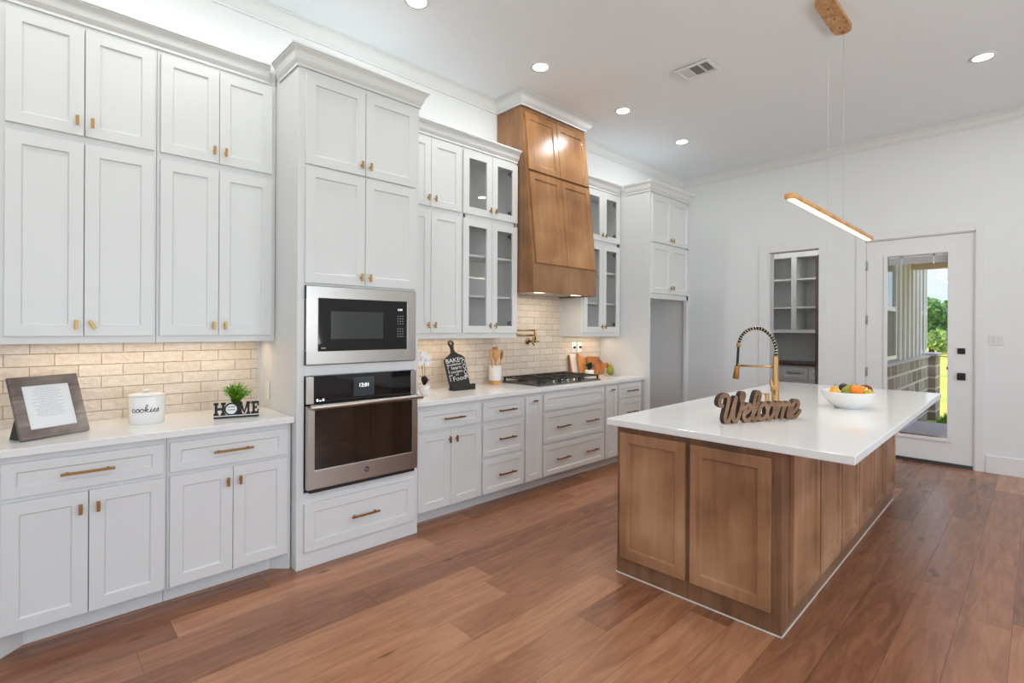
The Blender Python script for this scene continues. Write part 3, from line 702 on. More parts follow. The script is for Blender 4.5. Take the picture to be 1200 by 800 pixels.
# under-cabinet lamps
for x0, x1, k in ((-.05, 1.1, 1.15), (2.05, 2.95, 1.), (4.32, 4.9, .8)):
    light('undercabinet_light', 'AREA', ((x0+x1)/2, 3.53, 1.338), UNDER_W*k, (1, .81, .57), shape='RECTANGLE', size=x1-x0, size_y=.03)

# ---------------------------------------------------------------- island
IA = math.radians(.75)
isl = thing('kitchen_island', 'stained-wood kitchen island base with panelled doors on every side', 'kitchen island', (2.545, .83, 0), IA)
LX, LY = 2.80, .90
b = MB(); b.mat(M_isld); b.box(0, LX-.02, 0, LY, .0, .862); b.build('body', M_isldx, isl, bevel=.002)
b = MB(); b.box(-.004, 0, -.004, LY+.004, .0, .006); b.box(-.004, LX-.02, -.004, 0, 0, .006); b.build('caulk_line', M_caulk, isl)
def idoor(M, x0, x1, z0, z1, fr=.058):
    b = MB(); b.T = M; b.panel(x0, x1, z0, z1, y0=-.022, y1=0, fr=fr, rec=.013, slope=.004); return b.build('door', M_isl, isl, bevel=.002)
E_ = R90
idoor(E_, -(LY-.030), -(LY-.432), .104, .832); idoor(E_, -(.440), -(.045), .106, .830)
xs_ = [.104, .532, .560, .986, 1.014, 1.440, 1.468, 1.894, 1.922, 2.326, 2.354, 2.758]
for i in range(6): idoor(Matrix(), xs_[2*i], xs_[2*i+1]+.006, .108, .832, .052)
FAR = Matrix.Translation((0, LY, 0)) @ Matrix.Rotation(PI, 4, 'Z')
for i in range(5): idoor(FAR, -LX+.06+i*.54, -LX+.06+i*.54+.53, .104, .832)
it = MB(); it.T = Matrix.Translation((2.508, .535, 0)) @ Matrix.Rotation(IA, 4, 'Z'); it.box(0, 3.05, 0, 1.245, .866, CT)
tag(it.build('island_countertop', M_quartz, bevel=.004), 'large white quartz island top overhanging the seating side', 'countertop')

# ---------------------------------------------------------------- cooktop
ck = thing('gas_cooktop', 'black gas cooktop with cast-iron grates set in the counter', 'cooktop', (3.365, 3.135, CT))
b = MB(); b.box(0, .92, 0, .50, 0, .012); b.build('steel_tray', M_grey, ck, bevel=.003)
for (bx, by, r) in ((.16, .13, .035), (.16, .37, .045), (.46, .30, .055), (.76, .13, .03), (.76, .37, .045)):
    b = MB(); b.lathe([(r*1.3, .012), (r*1.3, .018), (r, .02), (r, .030), (r*.5, .034)], bx, by, 20); b.build('burner', M_iron, ck)
for gx in (.01, .312, .614):
    b = MB(); w = .296; z = .044
    for x in (gx, gx+w-.012): b.box(x, x+.012, .02, .49, z, z+.012)
    for y in (.02, .478, .245): b.box(gx, gx+w, y, y+.012, z, z+.012)
    for x in (gx+w/2-.006, ): b.box(x, x+.012, .02, .49, z+.001, z+.013)
    for k in (.1, .2): b.box(gx+k, gx+k+.008, .06, .44, z+.002, z+.012)
    for x in (gx, gx+w-.016):
        for y in (.02, .474): b.box(x, x+.016, y, y+.016, .012, z)
    b.build('grate', M_iron, ck, bevel=.002)
for i in range(5):
    b = MB(); x = .26+i*.10; b.lathe([(.021, .012), (.021, .016), (.017, .018), (.015, .036), (.010, .038)], x, .052, 20); b.build('control_knob', M_chrome, ck)
# ---------------------------------------------------------------- pot filler
pf = thing('pot_filler', 'folding brass pot filler tap on the tiled wall beside the hood', 'tap', (3.74, 3.66, 1.30))
b = MB(); b.cyl((0, 0, 0), (0, -.012, 0), .030, 20); b.cyl((0, -.012, 0), (0, -.10, 0), .011); b.ball((0, -.11, 0), .016); b.build('wall_flange', M_dgold, pf)
b = MB(); b.tube([(0, -.11, -.01), (0, -.11, .125)], .012, 12); b.tube([(0, -.11, .113), (-.27, -.11, .113)], .0085, 12); b.ball((-.27, -.11, .10), .014); b.build('upper_arm', M_dgold, pf)
b = MB(); b.tube([(-.27, -.11, .10), (-.27, -.11, .065)], .009, 12); b.tube([(-.27, -.13, .065), (-.04, -.14, .062)], .0085, 12); b.build('lower_arm', M_dgold, pf)
b = MB(); b.tube(smoothpath([(-.04, -.14, .062), (-.065, -.145, .03), (-.075, -.145, -.01), (-.05, -.145, -.035)], 6), .008, 12); b.build('spout', M_dgold, pf)
b = MB(); b.tube([(.0, -.11, .0), (.055, -.115, 0.0)], .006, 10); b.build('lever', M_dgold, pf)
# outlets
def outlet(x, label):
    t = thing('wall_outlet', label, 'outlet', (x, 3.660, 1.22), 0)
    b = MB(); b.box(-.036, .036, -.006, 0, -.058, .058); b.build('cover_plate', M_trim, t, bevel=.002)
    b = MB(); b.cyl((0, -.006, 0), (0, -.028, 0), .013, 12); b.build('black_plug', M_black, t)
    return t
outlet(4.484, 'left white outlet with a black plug, on tile above the wooden boards'); outlet(4.591, 'right white outlet with a black plug, on tile above the wooden boards')
sw = thing('light_switch', 'white two-gang light switch plate right of the glass door', 'switch', (XB, .303, 1.344), -PI/2)
b = MB(); b.box(-.058, .058, -.006, 0, -.058, .058); b.build('cover_plate', M_trim, sw, bevel=.002)
for x in (-.024, .024):
    b = MB(); b.box(x-.016, x+.016, -.010, -.006, -.033, .033); b.build('rocker', M_white, sw, bevel=.0015)
t = thing('wall_outlet', 'white outlet at the tile corner below the left wall cabinets', 'outlet', (1.155-.002, 3.50, 1.02), -PI/2)
b = MB(); b.box(-.036, .036, -.005, 0, -.058, .058); b.build('cover_plate', M_trim, t, bevel=.002)

# ---------------------------------------------------------------- left counter items
def onto(p, u, v): return None
# picture frame leaning back
fa = math.atan2(3.325-3.19, .245+.004); FW = .283; FH = .270; tl = math.radians(20)
pfm = thing('picture_frame', 'weathered grey-brown frame with a printed sheet leaning on the left counter', 'picture frame', (-.004, 3.19, CT), fa)
Tl = Matrix.Translation((0, 0, .0065)) @ Matrix.Rotation(-tl, 4, 'X')
b = MB(); b.T = Tl; b.ring(0, FW, 0, FH+.03, -.0, .018, .045); b.build('frame', M_greyw, pfm, bevel=.002)
b = MB(); b.T = Tl; b.box(.044, FW-.044, .006, .012, .044, FH-.014); b.build('printed_sheet', M_paper, pfm)
b = MB(); b.T = Tl
for i in range(17):
    z = FH-.032-i*.0085; w = (.03+.035*abs(math.sin(i*1.7+.6)))
    if i == 0: w = .045
    x = FW/2-w
    while x < FW/2+w:
        l = random.uniform(.006, .016); b.box(x, min(x+l, FW/2+w), .0052, .006, z, z+.0022); x += l+.003
b.build('printed_lines', M_greyink, pfm)
b = MB(); b.T = Matrix(); b.prism([(.030, .0), (.125, .0), (.080, .12), (.070, .12)], .02, .10, 'x'); b.build('easel_back', M_black, pfm)
# cookie jar
cj = thing('cookie_jar', 'white oval canister with lid reading cookies', 'jar', (.490, 3.40, CT), math.radians(-16))
b = MB(); SY = .72; b.lathe([(.078, 0), (.081, .004), (.0835, .145), (.0815, .148)], seg=48, sy=SY); b.build('body', M_ceramic, cj)
b = MB(); b.lathe([(.0845, .149), (.086, .152), (.084, .158), (.06, .164), (.015, .167)], seg=48, sy=SY); lid = b.build('lid', M_ceramic, cj)
b = MB(); b.lathe([(.010, .166), (.009, .172), (.020, .176), (.021, .180), (.012, .184)], seg=24); b.build('knob', M_ceramic, lid)
cook = [
 [(8, 4), (4, 7), (1, 4), (2, 0), (6, 0), (11, 3)],
 [(15, 7), (11, 5), (11, 1), (15, -0.5), (18, 3), (16, 7), (14, 6.5), (20, 5)],
 [(24, 7), (20, 5), (20, 1), (24, -0.5), (27, 3), (25, 7), (23, 6.5), (29, 5)],
 [(29, 4), (35, 12), (35, 16), (32, 14), (31, 0)], [(31, 3), (35, 7), (36, 5), (32, 3.5), (37, -0.5), (41, 2)],
 [(41, 2), (43, 7), (42, 1), (44, 0), (48, 3)], [(44.2, 11), (44.6, 11.3)],
 [(48, 3), (52, 5), (51, 7.5), (48, 5), (48, 1), (52, 0), (56, 4)],
 [(56, 4), (59, 8), (59.5, 3), (57, -.5), (54.5, 1)]]
b = MB(); k = .0021
def jarmap(u, v, d):
    a = -PI/2+(u-30*k)/.080; r = .0826+v*.012
    return ((r+.0006-d)*math.cos(a), SY*(r+.0010-d)*math.sin(a), .066+v*1.0)
stroke_plate([[(x*k, y*k*1.15) for x, y in s] for s in cook], .0015, .0005, .0012, jarmap, b, M_ink, M_ink); b.build('cookies_lettering', M_ink, cj)
# HOME sign
ha = math.atan2(3.215-3.28, 1.008-.787)
hs = thing('home_sign', 'black HOME word sign with a round sweet-home disc on the counter', 'sign', (.787, 3.28, CT), ha)
HW = .232
b = MB(); b.box(0, HW, -.012, .012, 0, .012); b.box(0, HW, -.010, .012, .012, .018); b.build('base', M_blackp, hs, bevel=.001)
b = MB(); b.box(.001, HW-.001, -.0125, -.010, .0125, .0165); b.build('white_stripe', M_whitep, hs)
z0, z1 = .018, .090
b = MB()
def bx(x0, x1, a, c): b.box(x0, x1, -.009, .009, a, c)
def serif(x, w=.026):
    bx(x-w/2, x+w/2, z0, z0+.012); bx(x-w/2, x+w/2, z1-.012, z1)
for x in (.012, .048): bx(x-.007, x+.007, z0, z1); serif(x, .025)
bx(.012, .048, .047, .060); b.build('letter', M_blackp, hs, bevel=.0006)
b = MB(); b.T = Matrix.Translation((.089, 0, .052)) @ Matrix.Rotation(PI/2, 4, 'X'); b.lathe([(.036, -.009), (.036, .009)], seg=36, smooth=False); ol = b.build('letter', M_blackp, hs)
b = MB(); b.T = Matrix.Translation((.089, 0, .052)) @ Matrix.Rotation(PI/2, 4, 'X'); b.lathe([(.028, .009), (.028, .0105)], seg=36, smooth=False); b.build('white_disc', M_whitep, ol)
text_part('disc_lettering', 'sweet\nhome', .017, M_ink, ol, Matrix.Translation((.089, -.0112, .058)) @ STAND)
b = MB()
for x in (.134, .176): bx(x-.006, x+.006, z0, z1); serif(x, .022)
b.add([(.134-.004, -.009, z1), (.134+.008, -.009, z1), (.159, -.009, z0+.008), (.151, -.009, z0+.008), (.134-.004, .009, z1), (.134+.008, .009, z1), (.159, .009, z0+.008), (.151, .009, z0+.008)], [(0, 1, 2, 3), (4, 7, 6, 5), (0, 4, 5, 1), (1, 5, 6, 2), (2, 6, 7, 3), (3, 7, 4, 0)])
b.add([(.176-.008, -.009, z1), (.176+.004, -.009, z1), (.159, -.009, z0+.008), (.151, -.009, z0+.008), (.176-.008, .009, z1), (.176+.004, .009, z1), (.159, .009, z0+.008), (.151, .009, z0+.008)], [(0, 1, 2, 3), (4, 7, 6, 5), (0, 4, 5, 1), (1, 5, 6, 2), (2, 6, 7, 3), (3, 7, 4, 0)])
b.build('letter', M_blackp, hs)
b = MB(); bx(.197, .211, z0, z1)
for a, c in ((z0, z0+.013), (.048, .060), (z1-.013, z1)): bx(.190 if a != .048 else .2, .230 if a != .048 else .222, a, c)
bx(.223, .231, z0, z0+.026); bx(.223, .231, z1-.026, z1); b.build('letter', M_blackp, hs, bevel=.0006)

def foliage(mb, base, n, hgt, spread, leaf, seed=1, pitch=.0):
    rnd = random.Random(seed)
    for i in range(n):
        a = rnd.uniform(0, 2*PI); s_ = rnd.uniform(.15, 1)*spread; h = hgt*rnd.uniform(.65, 1)*(1-.35*(s_/spread)**2)
        P = smoothpath([base, (base[0]+.35*s_*math.cos(a), base[1]+.35*s_*math.sin(a), base[2]+h*.55), (base[0]+s_*math.cos(a), base[1]+s_*math.sin(a), base[2]+h)], 5)
        mb.tube(P, .0008, 4)
        for j in range(2, len(P)):
            for sd in (-1, 1):
                t = j/len(P); d = (P[j]-P[j-1]).normalized(); side = d.cross(Vector((0, 0, 1)))
                if side.length < .05: side = Vector((math.cos(a+1.5), math.sin(a+1.5), 0))
                side.normalize(); dirv = (side*sd+d*.7+Vector((0, 0, rnd.uniform(-.2, .4)))).normalized(); L = leaf*rnd.uniform(.7, 1.2)*(1.15-.6*t)
                w = dirv.cross(Vector((rnd.uniform(-.4, .4), rnd.uniform(-.4, .4), 1))).normalized()*L*.22
                p = P[j]; mb.add([p, p+dirv*L*.5+w, p+dirv*L, p+dirv*L*.5-w+Vector((0, 0, .001))], [(0, 1, 2, 3)])
fp = thing('potted_fern', 'small bright green fern in a pot behind the HOME sign', 'plant', (.915, 3.325, CT))
b = MB(); b.lathe([(.022, 0), (.030, .004), (.036, .066), (.034, .068), (.032, .060)], seg=24); b.build('pot', M_blackp, fp)
b = MB(); foliage(b, (0, 0, .06), 70, .135, .088, .028, 3); b.build('fronds', M_leaf, fp)

# ---------------------------------------------------------------- right counter items
op = thing('potted_orchid', 'white orchid with dark leaves in a white pot beside the oven tower', 'plant', (2.262, 3.34, CT))
b = MB(); b.lathe([(.026, 0), (.031, .003), (.040, .045), (.044, .080), (.041, .080), (.036, .05)], seg=28, cap=True); b.build('pot', M_matt, op)
def leafblade(mb, base, d, L, w, lift, curl=.3, n=7):
    d = Vector(d).normalized(); s_ = d.cross(Vector((0, 0, 1))).normalized(); V = []; base = Vector(base)
    for i in range(n+1):
        t = i/n; c_ = base+d*L*t*(1-.2*t)+Vector((0, 0, lift*math.sin(t*PI*.5)-curl*L*t*t)); ww = w*math.sin(PI*(.1+.9*t)**.8)+.0006
        V += [c_-s_*ww+Vector((0, 0, .003)), c_, c_+s_*ww+Vector((0, 0, .003))]
    F = []
    for i in range(n):
        for k in (0, 1): F.append((3*i+k, 3*i+k+1, 3*i+4+k, 3*i+3+k))
    mb.add(V, F, True)
b = MB()
for d_, L, w, li in (((1, -.2, 0), .06, .022, .055), ((-.8, -.5, 0), .045, .018, .075), ((.2, -1, 0), .04, .02, .07), ((.5, .7, 0), .05, .02, .08), ((-1, .3, 0), .04, .016, .085)): leafblade(b, (0, 0, .078), d_, L, w, li)
b.build('leaves', simple('near_black_leaf', (.012, .010, .008), .4), op)
b = MB(); st1 = smoothpath([(0, 0, .08), (.005, 0, .18), (-.01, -.005, .25), (-.06, -.015, .31), (-.09, -.02, .315)], 6); st2 = smoothpath([(0, 0, .08), (-.012, .005, .17), (-.02, 0, .24), (.0, -.01, .29)], 6)
b.tube(st1, .0018, 6); b.tube(st2, .0018, 6); b.build('stems', M_stem, op)
def orchid(mb, c_, r, a0=0):
    c_ = Vector(c_)
    for k in range(5):
        a = a0+k*2*PI/5; w = .42 if k % 2 else .30; d = Vector((math.cos(a), -.25, math.sin(a))).normalized(); s_ = Vector((-math.sin(a), 0, math.cos(a)))
        mb.add([c_, c_+d*r*.5+s_*r*w, c_+d*r*.9+s_*r*w*.6, c_+d*r, c_+d*r*.9-s_*r*w*.6, c_+d*r*.5-s_*r*w], [(0, 1, 2, 3, 4, 5)])
b = MB()
for i, (x, y, z) in enumerate(((-.085, -.025, .315), (-.05, -.03, .300), (-.015, -.03, .275), (.012, -.03, .262), (-.055, -.035, .262), (-.03, -.035, .325), (-.005, -.03, .305))): orchid(b, (x, y, z), .033, i*.7)
b.build('blossoms', M_petal, op)
b = MB(); 
for (x, y, z) in ((-.06, -.04, .285), (-.015, -.038, .275)): b.ball((x, y, z), .004, 8, 6)
b.build('blossom_lip', M_plum, op)

# BAKE board stand
bk = thing('recipe_board', 'black paddle-shaped recipe stand lettered BAKE and food', 'board', (2.60, 3.45, CT), math.radians(-2))
lean = Matrix.Translation((0, .0, .0)) @ Matrix.Rotation(math.radians(-13), 4, 'X') @ Matrix.Rotation(math.radians(-6), 4, 'Y') @ Matrix.Diagonal((1, 1, .945, 1))
sh = []
BWd = .212
outline = [(0, .012), (BWd, .012), (BWd+.004, .27), (BWd*.92, .292), (BWd*.72, .315), (BWd*.60, .335), (BWd*.575, .36), (BWd*.60, .40)]
outline += [(BWd*.40, .40), (BWd*.425, .36), (BWd*.40, .335), (BWd*.28, .315), (BWd*.08, .292), (-.004, .27)]
b = MB(); b.T = lean; b.prism(outline, -.007, .007, 'y'); brd = b.build('paddle_board', M_blackp, bk, bevel=.002)
hmat = M_tile
b = MB(); b.T = lean @ Matrix.Translation((BWd*.5, 0, .418)) @ Matrix.Rotation(PI/2, 4, 'X'); b.lathe([(.011, -.007), (.029, -.007), (.029, .007), (.011, .007), (.011, -.007)], seg=28, sy=1.15, smooth=False, cap=False); b.build('handle_ring', M_blackp, brd)
b = MB(); b.box(-.012, BWd+.012, -.055, .012, 0, .018); b.box(-.012, BWd+.012, -.055, -.046, .018, .050); b.build('ledge', M_blackp, bk, bevel=.002)
b = MB(); b.prism([(.012, 0), (.10, 0), (.04, .16)], BWd*.42, BWd*.58, 'x'); b.build('rear_prop', M_blackp, bk)
def bt(s_, x, z, size, rot=0, xs=1.): text_part('lettering', s_, size, M_whitep, brd, lean @ Matrix.Translation((x, -.0078, z)) @ Matrix.Rotation(math.radians(rot), 4, 'Y') @ STAND, xs=xs)
bt('BAKE', .082, .258, .058, xs=1.1); bt('eat', .175, .268, .03); bt('flour', .040, .222, .026, xs=1.1); bt('kitchen', .115, .222, .032, xs=1.0); bt('learn', .105, .190, .045, xs=1.2); bt('recipes', .100, .155, .036, xs=1.2); bt('whisk', .03, .128, .018); bt('love', .10, .128, .022)
bt('Food', .115, .090, .060, xs=1.15); bt('COOK', .190, .165, .050, 90, 1.25); bt('mix stir taste', .020, .155, .02, 90, 1.5)

# utensil crock
uc = thing('utensil_crock', 'white ceramic crock with wooden foot holding spoons', 'crock', (3.205, 3.56, CT))
b = MB(); b.lathe([(.050, .036), (.056, .04), (.059, .05), (.059, .175), (.055, .178), (.053, .172), (.053, .06)], seg=36); b.build('cup', M_matt, uc)
b = MB(); b.lathe([(.046, 0), (.050, .004), (.050, .014), (.046, .018), (.052, .022), (.055, .030), (.050, .036)], seg=36); b.build('wooden_foot', M_oak, uc)
def utensil(label, cat, name, x, y, ax, ay, L, head, mat=M_oak):
    t = thing(name, label, cat, (3.205+x, 3.56+y, CT+.065), 0, None)
    d = Vector((ax, ay, 1)).normalized(); b = MB(); b.tube([(0, 0, 0), d*L], [.0045, .006], 8); b.build('shaft', mat, t)
    R = d.to_track_quat('Z', 'Y').to_matrix().to_4x4(); b = MB(); b.T = Matrix.Translation(d*L) @ R
    if head == 'spoon': b.ball((0, 0, .036), .042, 18, 10, (.8, .25, 1.15))
    elif head == 'flat': b.prism([(-.012, -.02), (.012, -.02), (.036, .02), (.040, .095), (-.034, .105), (-.036, .02)], -.003, .003, 'y')
    elif head == 'slot': b.prism([(-.010, -.02), (.010, -.02), (.030, .03), (.028, .10), (-.028, .10), (-.030, .03)], -.003, .003, 'y')
    else: b.prism([(-.007, -.01), (.007, -.01), (.011, .10), (-.011, .10)], -.004, .004, 'y')
    b.build('head', mat, t, bevel=.001)
utensil('wooden stirring stick leaning to the left out of the crock', 'utensil', 'wooden_stick', -.030, -.02, -.22, 0, .17, 'stick')
utensil('flat wooden turner with dark hole in the crock', 'utensil', 'wooden_turner', -.012, -.03, -.10, -.05, .165, 'slot')
utensil('wide wooden spatula at the back of the crock', 'utensil', 'wooden_spatula', .008, .012, .02, 0, .185, 'flat')
utensil('wooden spoon leaning to the right in the crock', 'utensil', 'wooden_spoon', .022, -.02, .16, -.05, .175, 'spoon', wood('honey_oak', (.5, .2, .04), (.72, .33, .07), (.85, .45, .13), 'z', .4, 2.))

# boards by the fridge panel
mbd = thing('marble_board', 'pale marble cutting board with dark wood edge leaning on the tile', 'cutting board', (4.37, 3.585, CT))
tb = Matrix.Rotation(math.radians(-12), 4, 'X')
b = MB(); b.T = tb; b.box(.022, .15, 0, .016, .0, .24); b.build('marble_slab', simple('pale_marble', (.70, .66, .62), .3, var=.06, bscale=12), mbd, bevel=.003)
b = MB(); b.T = tb; b.box(0, .021, 0, .016, 0, .24); b.build('wood_edge', M_redw, mbd, bevel=.002)
b = MB(); b.T = tb; b.cyl((.12, -.002, .20), (.12, .002, .20), .006, 12); b.build('hang_hole', M_stem, mbd)
sbd = thing('serving_board', 'orange acacia board with slanted pointed top edge leaning by the marble board', 'cutting board', (4.475, 3.545, CT))
b = MB(); b.T = tb; b.prism([(0, 0), (.115, 0), (.115, .18), (.05, .235), (.012, .262), (0, .25)], 0, .016, 'y'); b.build('board', M_orangew, sbd, bevel=.002)
pbd = thing('paddle_board', 'red-orange acacia paddle board with round handle pointing to the fridge panel', 'cutting board', (4.60, 3.52, CT+.004), math.radians(-4))
outl = [(0, .0), (.235, 0), (.262, .03), (.285, .07), (.30, .085)]+[(.335+.033*math.cos(t), .10+.033*math.sin(t)) for t in [i*PI/6 for i in range(-4, 6)]]+[(.29, .125), (.25, .15), (.22, .185), (.20, .205), (.02, .215), (0, .2)]
b = MB(); b.T = Matrix.Rotation(math.radians(-14), 4, 'X'); b.prism(outl, 0, .016, 'y'); b.build('board', M_redw, pbd, bevel=.002)
b = MB(); b.T = Matrix.Rotation(math.radians(-14), 4, 'X'); b.cyl((.338, -.001, .10), (.338, .017, .10), .009, 12); b.build('hang_hole', M_stem, pbd)
pp = thing('potted_succulent', 'tiny green plant in a white pot in front of the acacia boards', 'plant', (4.52, 3.46, CT))
b = MB(); b.lathe([(.040, 0), (.044, .004), (.050, .07), (.047, .07), (.044, .055)], seg=28); b.build('pot', M_pot, pp)
b = MB(); foliage(b, (0, 0, .058), 44, .105, .055, .026, 9); b.build('leaves', M_leafd, pp)
sj = thing('glass_jar', 'small pale jar beside the paddle board handle', 'jar', (4.925, 3.47, CT))
b = MB(); b.lathe([(.026, 0), (.029, .004), (.029, .075), (.022, .085)], seg=24); b.build('body', M_ceramic, sj)
b = MB(); b.lathe([(.023, .086), (.023, .098), (.020, .10)], seg=24); b.build('lid', M_dkwood, sj)
ds = tag(MB().lathe([(.075, 0), (.095, .003), (.10, .009), (.094, .010), (.07, .005)], 0, 0, 36).build('dish', simple('pale_stone_dish', (.52, .51, .50), .4), loc=(4.80, 3.36, CT)), 'flat pale dish holding the green pear', 'dish')
def pear(name, label, loc, mat, s=1., tilt=(0, 0), cat='pear', g=None):
    t = thing(name, label, cat, loc, 0, g); R = Matrix.Rotation(math.radians(tilt[0]), 4, 'X') @ Matrix.Rotation(math.radians(tilt[1]), 4, 'Y') @ Matrix.Scale(s, 4)
    b = MB(); b.T = R; b.lathe([(.002, 0.002), (.016, 0), (.030, .012), (.036, .030), (.034, .048), (.024, .068), (.016, .084), (.011, .094), (.003, .097)], seg=24); b.build('fruit', mat, t)
    b = MB(); b.T = R; b.tube(smoothpath([(0, 0, .094), (.001, 0, .105), (.005, 0, .116)], 4), .0017, 6); b.build('stem', M_stem, t); return t
pear('pear', 'bright green upright pear on the pale dish by the fridge panel', (4.79, 3.375, CT+.006), M_pearg, 1.22)

# ---------------------------------------------------------------- island items
# Welcome sign
raw = dict(
 W=[[(150, 478), (128, 462), (126, 425), (150, 385), (190, 372), (215, 395), (212, 450), (192, 540), (180, 600), (190, 640), (212, 632), (240, 570), (265, 480), (292, 400)], [(290, 405), (272, 500), (262, 580), (272, 628), (295, 630), (325, 570), (352, 470), (375, 380), (362, 356), (345, 380), (352, 440), (378, 520), (395, 530)]],
 e=[[(375, 560), (425, 528), (445, 488), (425, 470), (398, 490), (375, 550), (375, 605), (402, 628), (440, 608), (470, 560)]],
 l=[[(460, 580), (505, 500), (538, 400), (536, 358), (512, 352), (492, 400), (474, 500), (468, 590), (486, 622), (515, 600)]],
 c=[[(612, 500), (608, 475), (580, 466), (548, 500), (530, 560), (538, 610), (570, 618), (610, 585)]],
 o=[[(665, 462), (638, 490), (620, 545), (626, 600), (655, 610), (685, 570), (698, 510), (685, 470), (665, 462), (700, 475), (730, 465)]],
 m=[[(738, 460), (735, 510), (715, 605)], [(722, 570), (755, 490), (785, 462), (800, 480), (792, 540), (778, 602)], [(786, 560), (818, 490), (850, 462), (866, 480), (852, 545), (845, 590), (865, 602), (890, 570)]],
 n=[[(880, 570), (930, 530), (965, 480), (955, 445), (925, 448), (895, 500), (885, 560), (900, 598), (940, 590), (982, 540)]])
SLEN = .605
def conv(p):
    X, Y = p; f = (X-115)/875; base = 655-45*f; sc = 210-14*f
    return (f*SLEN, (base-Y)/8.571/sc)
strokes = [[conv(p) for p in s] for L in raw.values() for s in L]
wsg = thing('welcome_sign', 'brown wooden Welcome word sign standing on the island top', 'sign', (2.783, 1.247, CT), math.atan2(.998-1.247, 3.335-2.783))
b = MB(); stroke_plate(strokes, .0120, .0019, .030, lambda u, v, d: (u, d-.015, v), b, M_signw, M_signd)
zs = [v.co.z for v in b.bm.verts]; lo = sorted(zs)[int(len(zs)*.002)]
for v in b.bm.verts: v.co.z = max(v.co.z-lo, 0)
b.build('script_lettering', M_signw, wsg)
# faucet
fc = thing('kitchen_faucet', 'gold pull-down faucet with black spring arch on the island', 'faucet', (3.945, 1.335, CT))
b = MB(); b.lathe([(.027, 0), (.027, .006), (.025, .008), (.025, .150), (.0185, .155), (.0185, .325), (.014, .33)], seg=28); b.build('column', M_gold, fc)
b = MB(); b.tube([(-.02, 0.0, .10), (-.045, 0.0, .10)], .016, 16); b.tube([(-.045, .005, .085), (-.055, .012, .165)], [.014, .008], 12); b.build('lever_handle', M_gold, fc)
b = MB(); arch = smoothpath([(0, 0, .325), (0, .0, .40), (0, .03, .475), (0, .085, .525), (0, .14, .537), (0, .20, .520), (0, .245, .475), (0, .266, .415)], 8)
b.tube(arch, .0115, 12); b.tube([(0, .266, .415), (0, .268, .38), (0, .276, .24)], .0095, 12); b.build('hose', M_black, fc)
b = MB(); L = [0.]
for p, q in zip(arch[:-1], arch[1:]): L.append(L[-1]+(q-p).length)
turns = 23; pts = []
for i in range(turns*10+1):
    s_ = L[-1]*i/(turns*10); j = max(0, min(len(L)-2, np.searchsorted(L, s_)-1)); t = (s_-L[j])/(L[j+1]-L[j]); p = arch[j].lerp(arch[j+1], t); d = (arch[j+1]-arch[j]).normalized()
    a = Vector((1, 0, 0)); n_ = d.cross(a).normalized(); th = 2*PI*i/10; pts.append(p+.0165*(math.cos(th)*a+math.sin(th)*n_))
b.tube(pts, .0022, 6); b.build('coil_spring', M_coil, fc)
b = MB(); b.tube([(0, .264, .425), (0, .267, .395)], .0165, 16); b.build('spring_collar', M_gold, fc)
b = MB(); b.tube([(0, .276, .248), (0, .286, .150)], [.0165, .0235], 20); b.build('spray_head', M_bronze, fc)
b = MB(); b.tube([(0, .01, .255), (0, .262, .252)], .0075, 12); b.tube([(0, .262, .240), (0, .262, .266)], .012, 14); b.build('docking_arm', M_gold, fc)
sd = thing('soap_dispenser', 'small gold soap dispenser beside the faucet', 'soap dispenser', (3.895, 1.375, CT))
b = MB(); b.lathe([(.020, 0), (.020, .004), (.0155, .006), (.0155, .062), (.012, .065)], seg=24); b.build('body', M_gold, sd)
b = MB(); b.tube([(0, 0, .056), (0, .085, .064)], .0045, 10); b.build('spout', M_gold, sd)
# bowl
BX, BY = 4.035, .905
bw = MB(); bw.lathe([(.060, .010), (.066, 0), (.075, 0), (.080, .010), (.110, .030), (.138, .062), (.153, .104), (.156, .114), (.151, .114), (.132, .068), (.09, .034), (.03, .022)], seg=48)
tag(bw.build('fruit_bowl', M_ceramic, loc=(BX, BY, CT)), 'wide white bowl full of fruit on the island', 'bowl')
# camera-right direction across the bowl
cr_ = Vector((rr.x, rr.y, 0)); ff = Vector((fw.x, fw.y, 0))
def bp_(a, d, z): v = Vector((BX, BY, CT))+cr_*a*.9+ff*d*.9; return (v.x, v.y, CT+z)
pear('pear', 'yellow pear at the left rim of the fruit bowl', bp_(-.118, -.035, .072), M_yellow, .82)
pear('pear', 'second yellow pear beside the leftmost fruit in the bowl', bp_(-.094, .03, .072), M_yellow, .75, (0, 12))
pear('pear', 'dull green pear lying between yellow pear and orange', bp_(-.062, -.055, .085), M_pear, .95, (20, 24))
def roundfruit(name, label, loc, r, mat, cat, sc=(1, 1, .94)):
    t = thing(name, label, cat, loc); b = MB(); b.ball((0, 0, 0), r, 24, 14, sc); b.build('fruit', mat, t)
    b = MB(); b.tube([(0, 0, r*.86), (.003, 0, r*1.12)], .0016, 6); b.build('stem', M_stem, t); return t
roundfruit('orange', 'bright orange in the middle of the fruit bowl', bp_(.006, -.092, .128), .039, M_orange, 'orange', (1.1, 1.1, .9))
roundfruit('fig', 'dark purple fig behind the orange in the bowl', bp_(-.032, .0, .137), .030, M_plum, 'fig')
roundfruit('orange', 'second orange half hidden behind the front orange', bp_(.020, .048, .120), .033, M_orange, 'orange')
roundfruit('apple', 'shiny dark red apple at the right of the fruit bowl', bp_(.120, -.02, .122), .040, M_apple, 'apple')
roundfruit('plum', 'dark plum between grapes and red apple', bp_(.078, .035, .118), .026, M_plum, 'plum')
pear('pear', 'small yellow pear tip in front of the red apple', bp_(.108, -.082, .082), M_yellow, .55)
gr = thing('grape_bunch', 'bunch of green grapes between the orange and the apple', 'grapes', bp_(.068, -.066, .114))
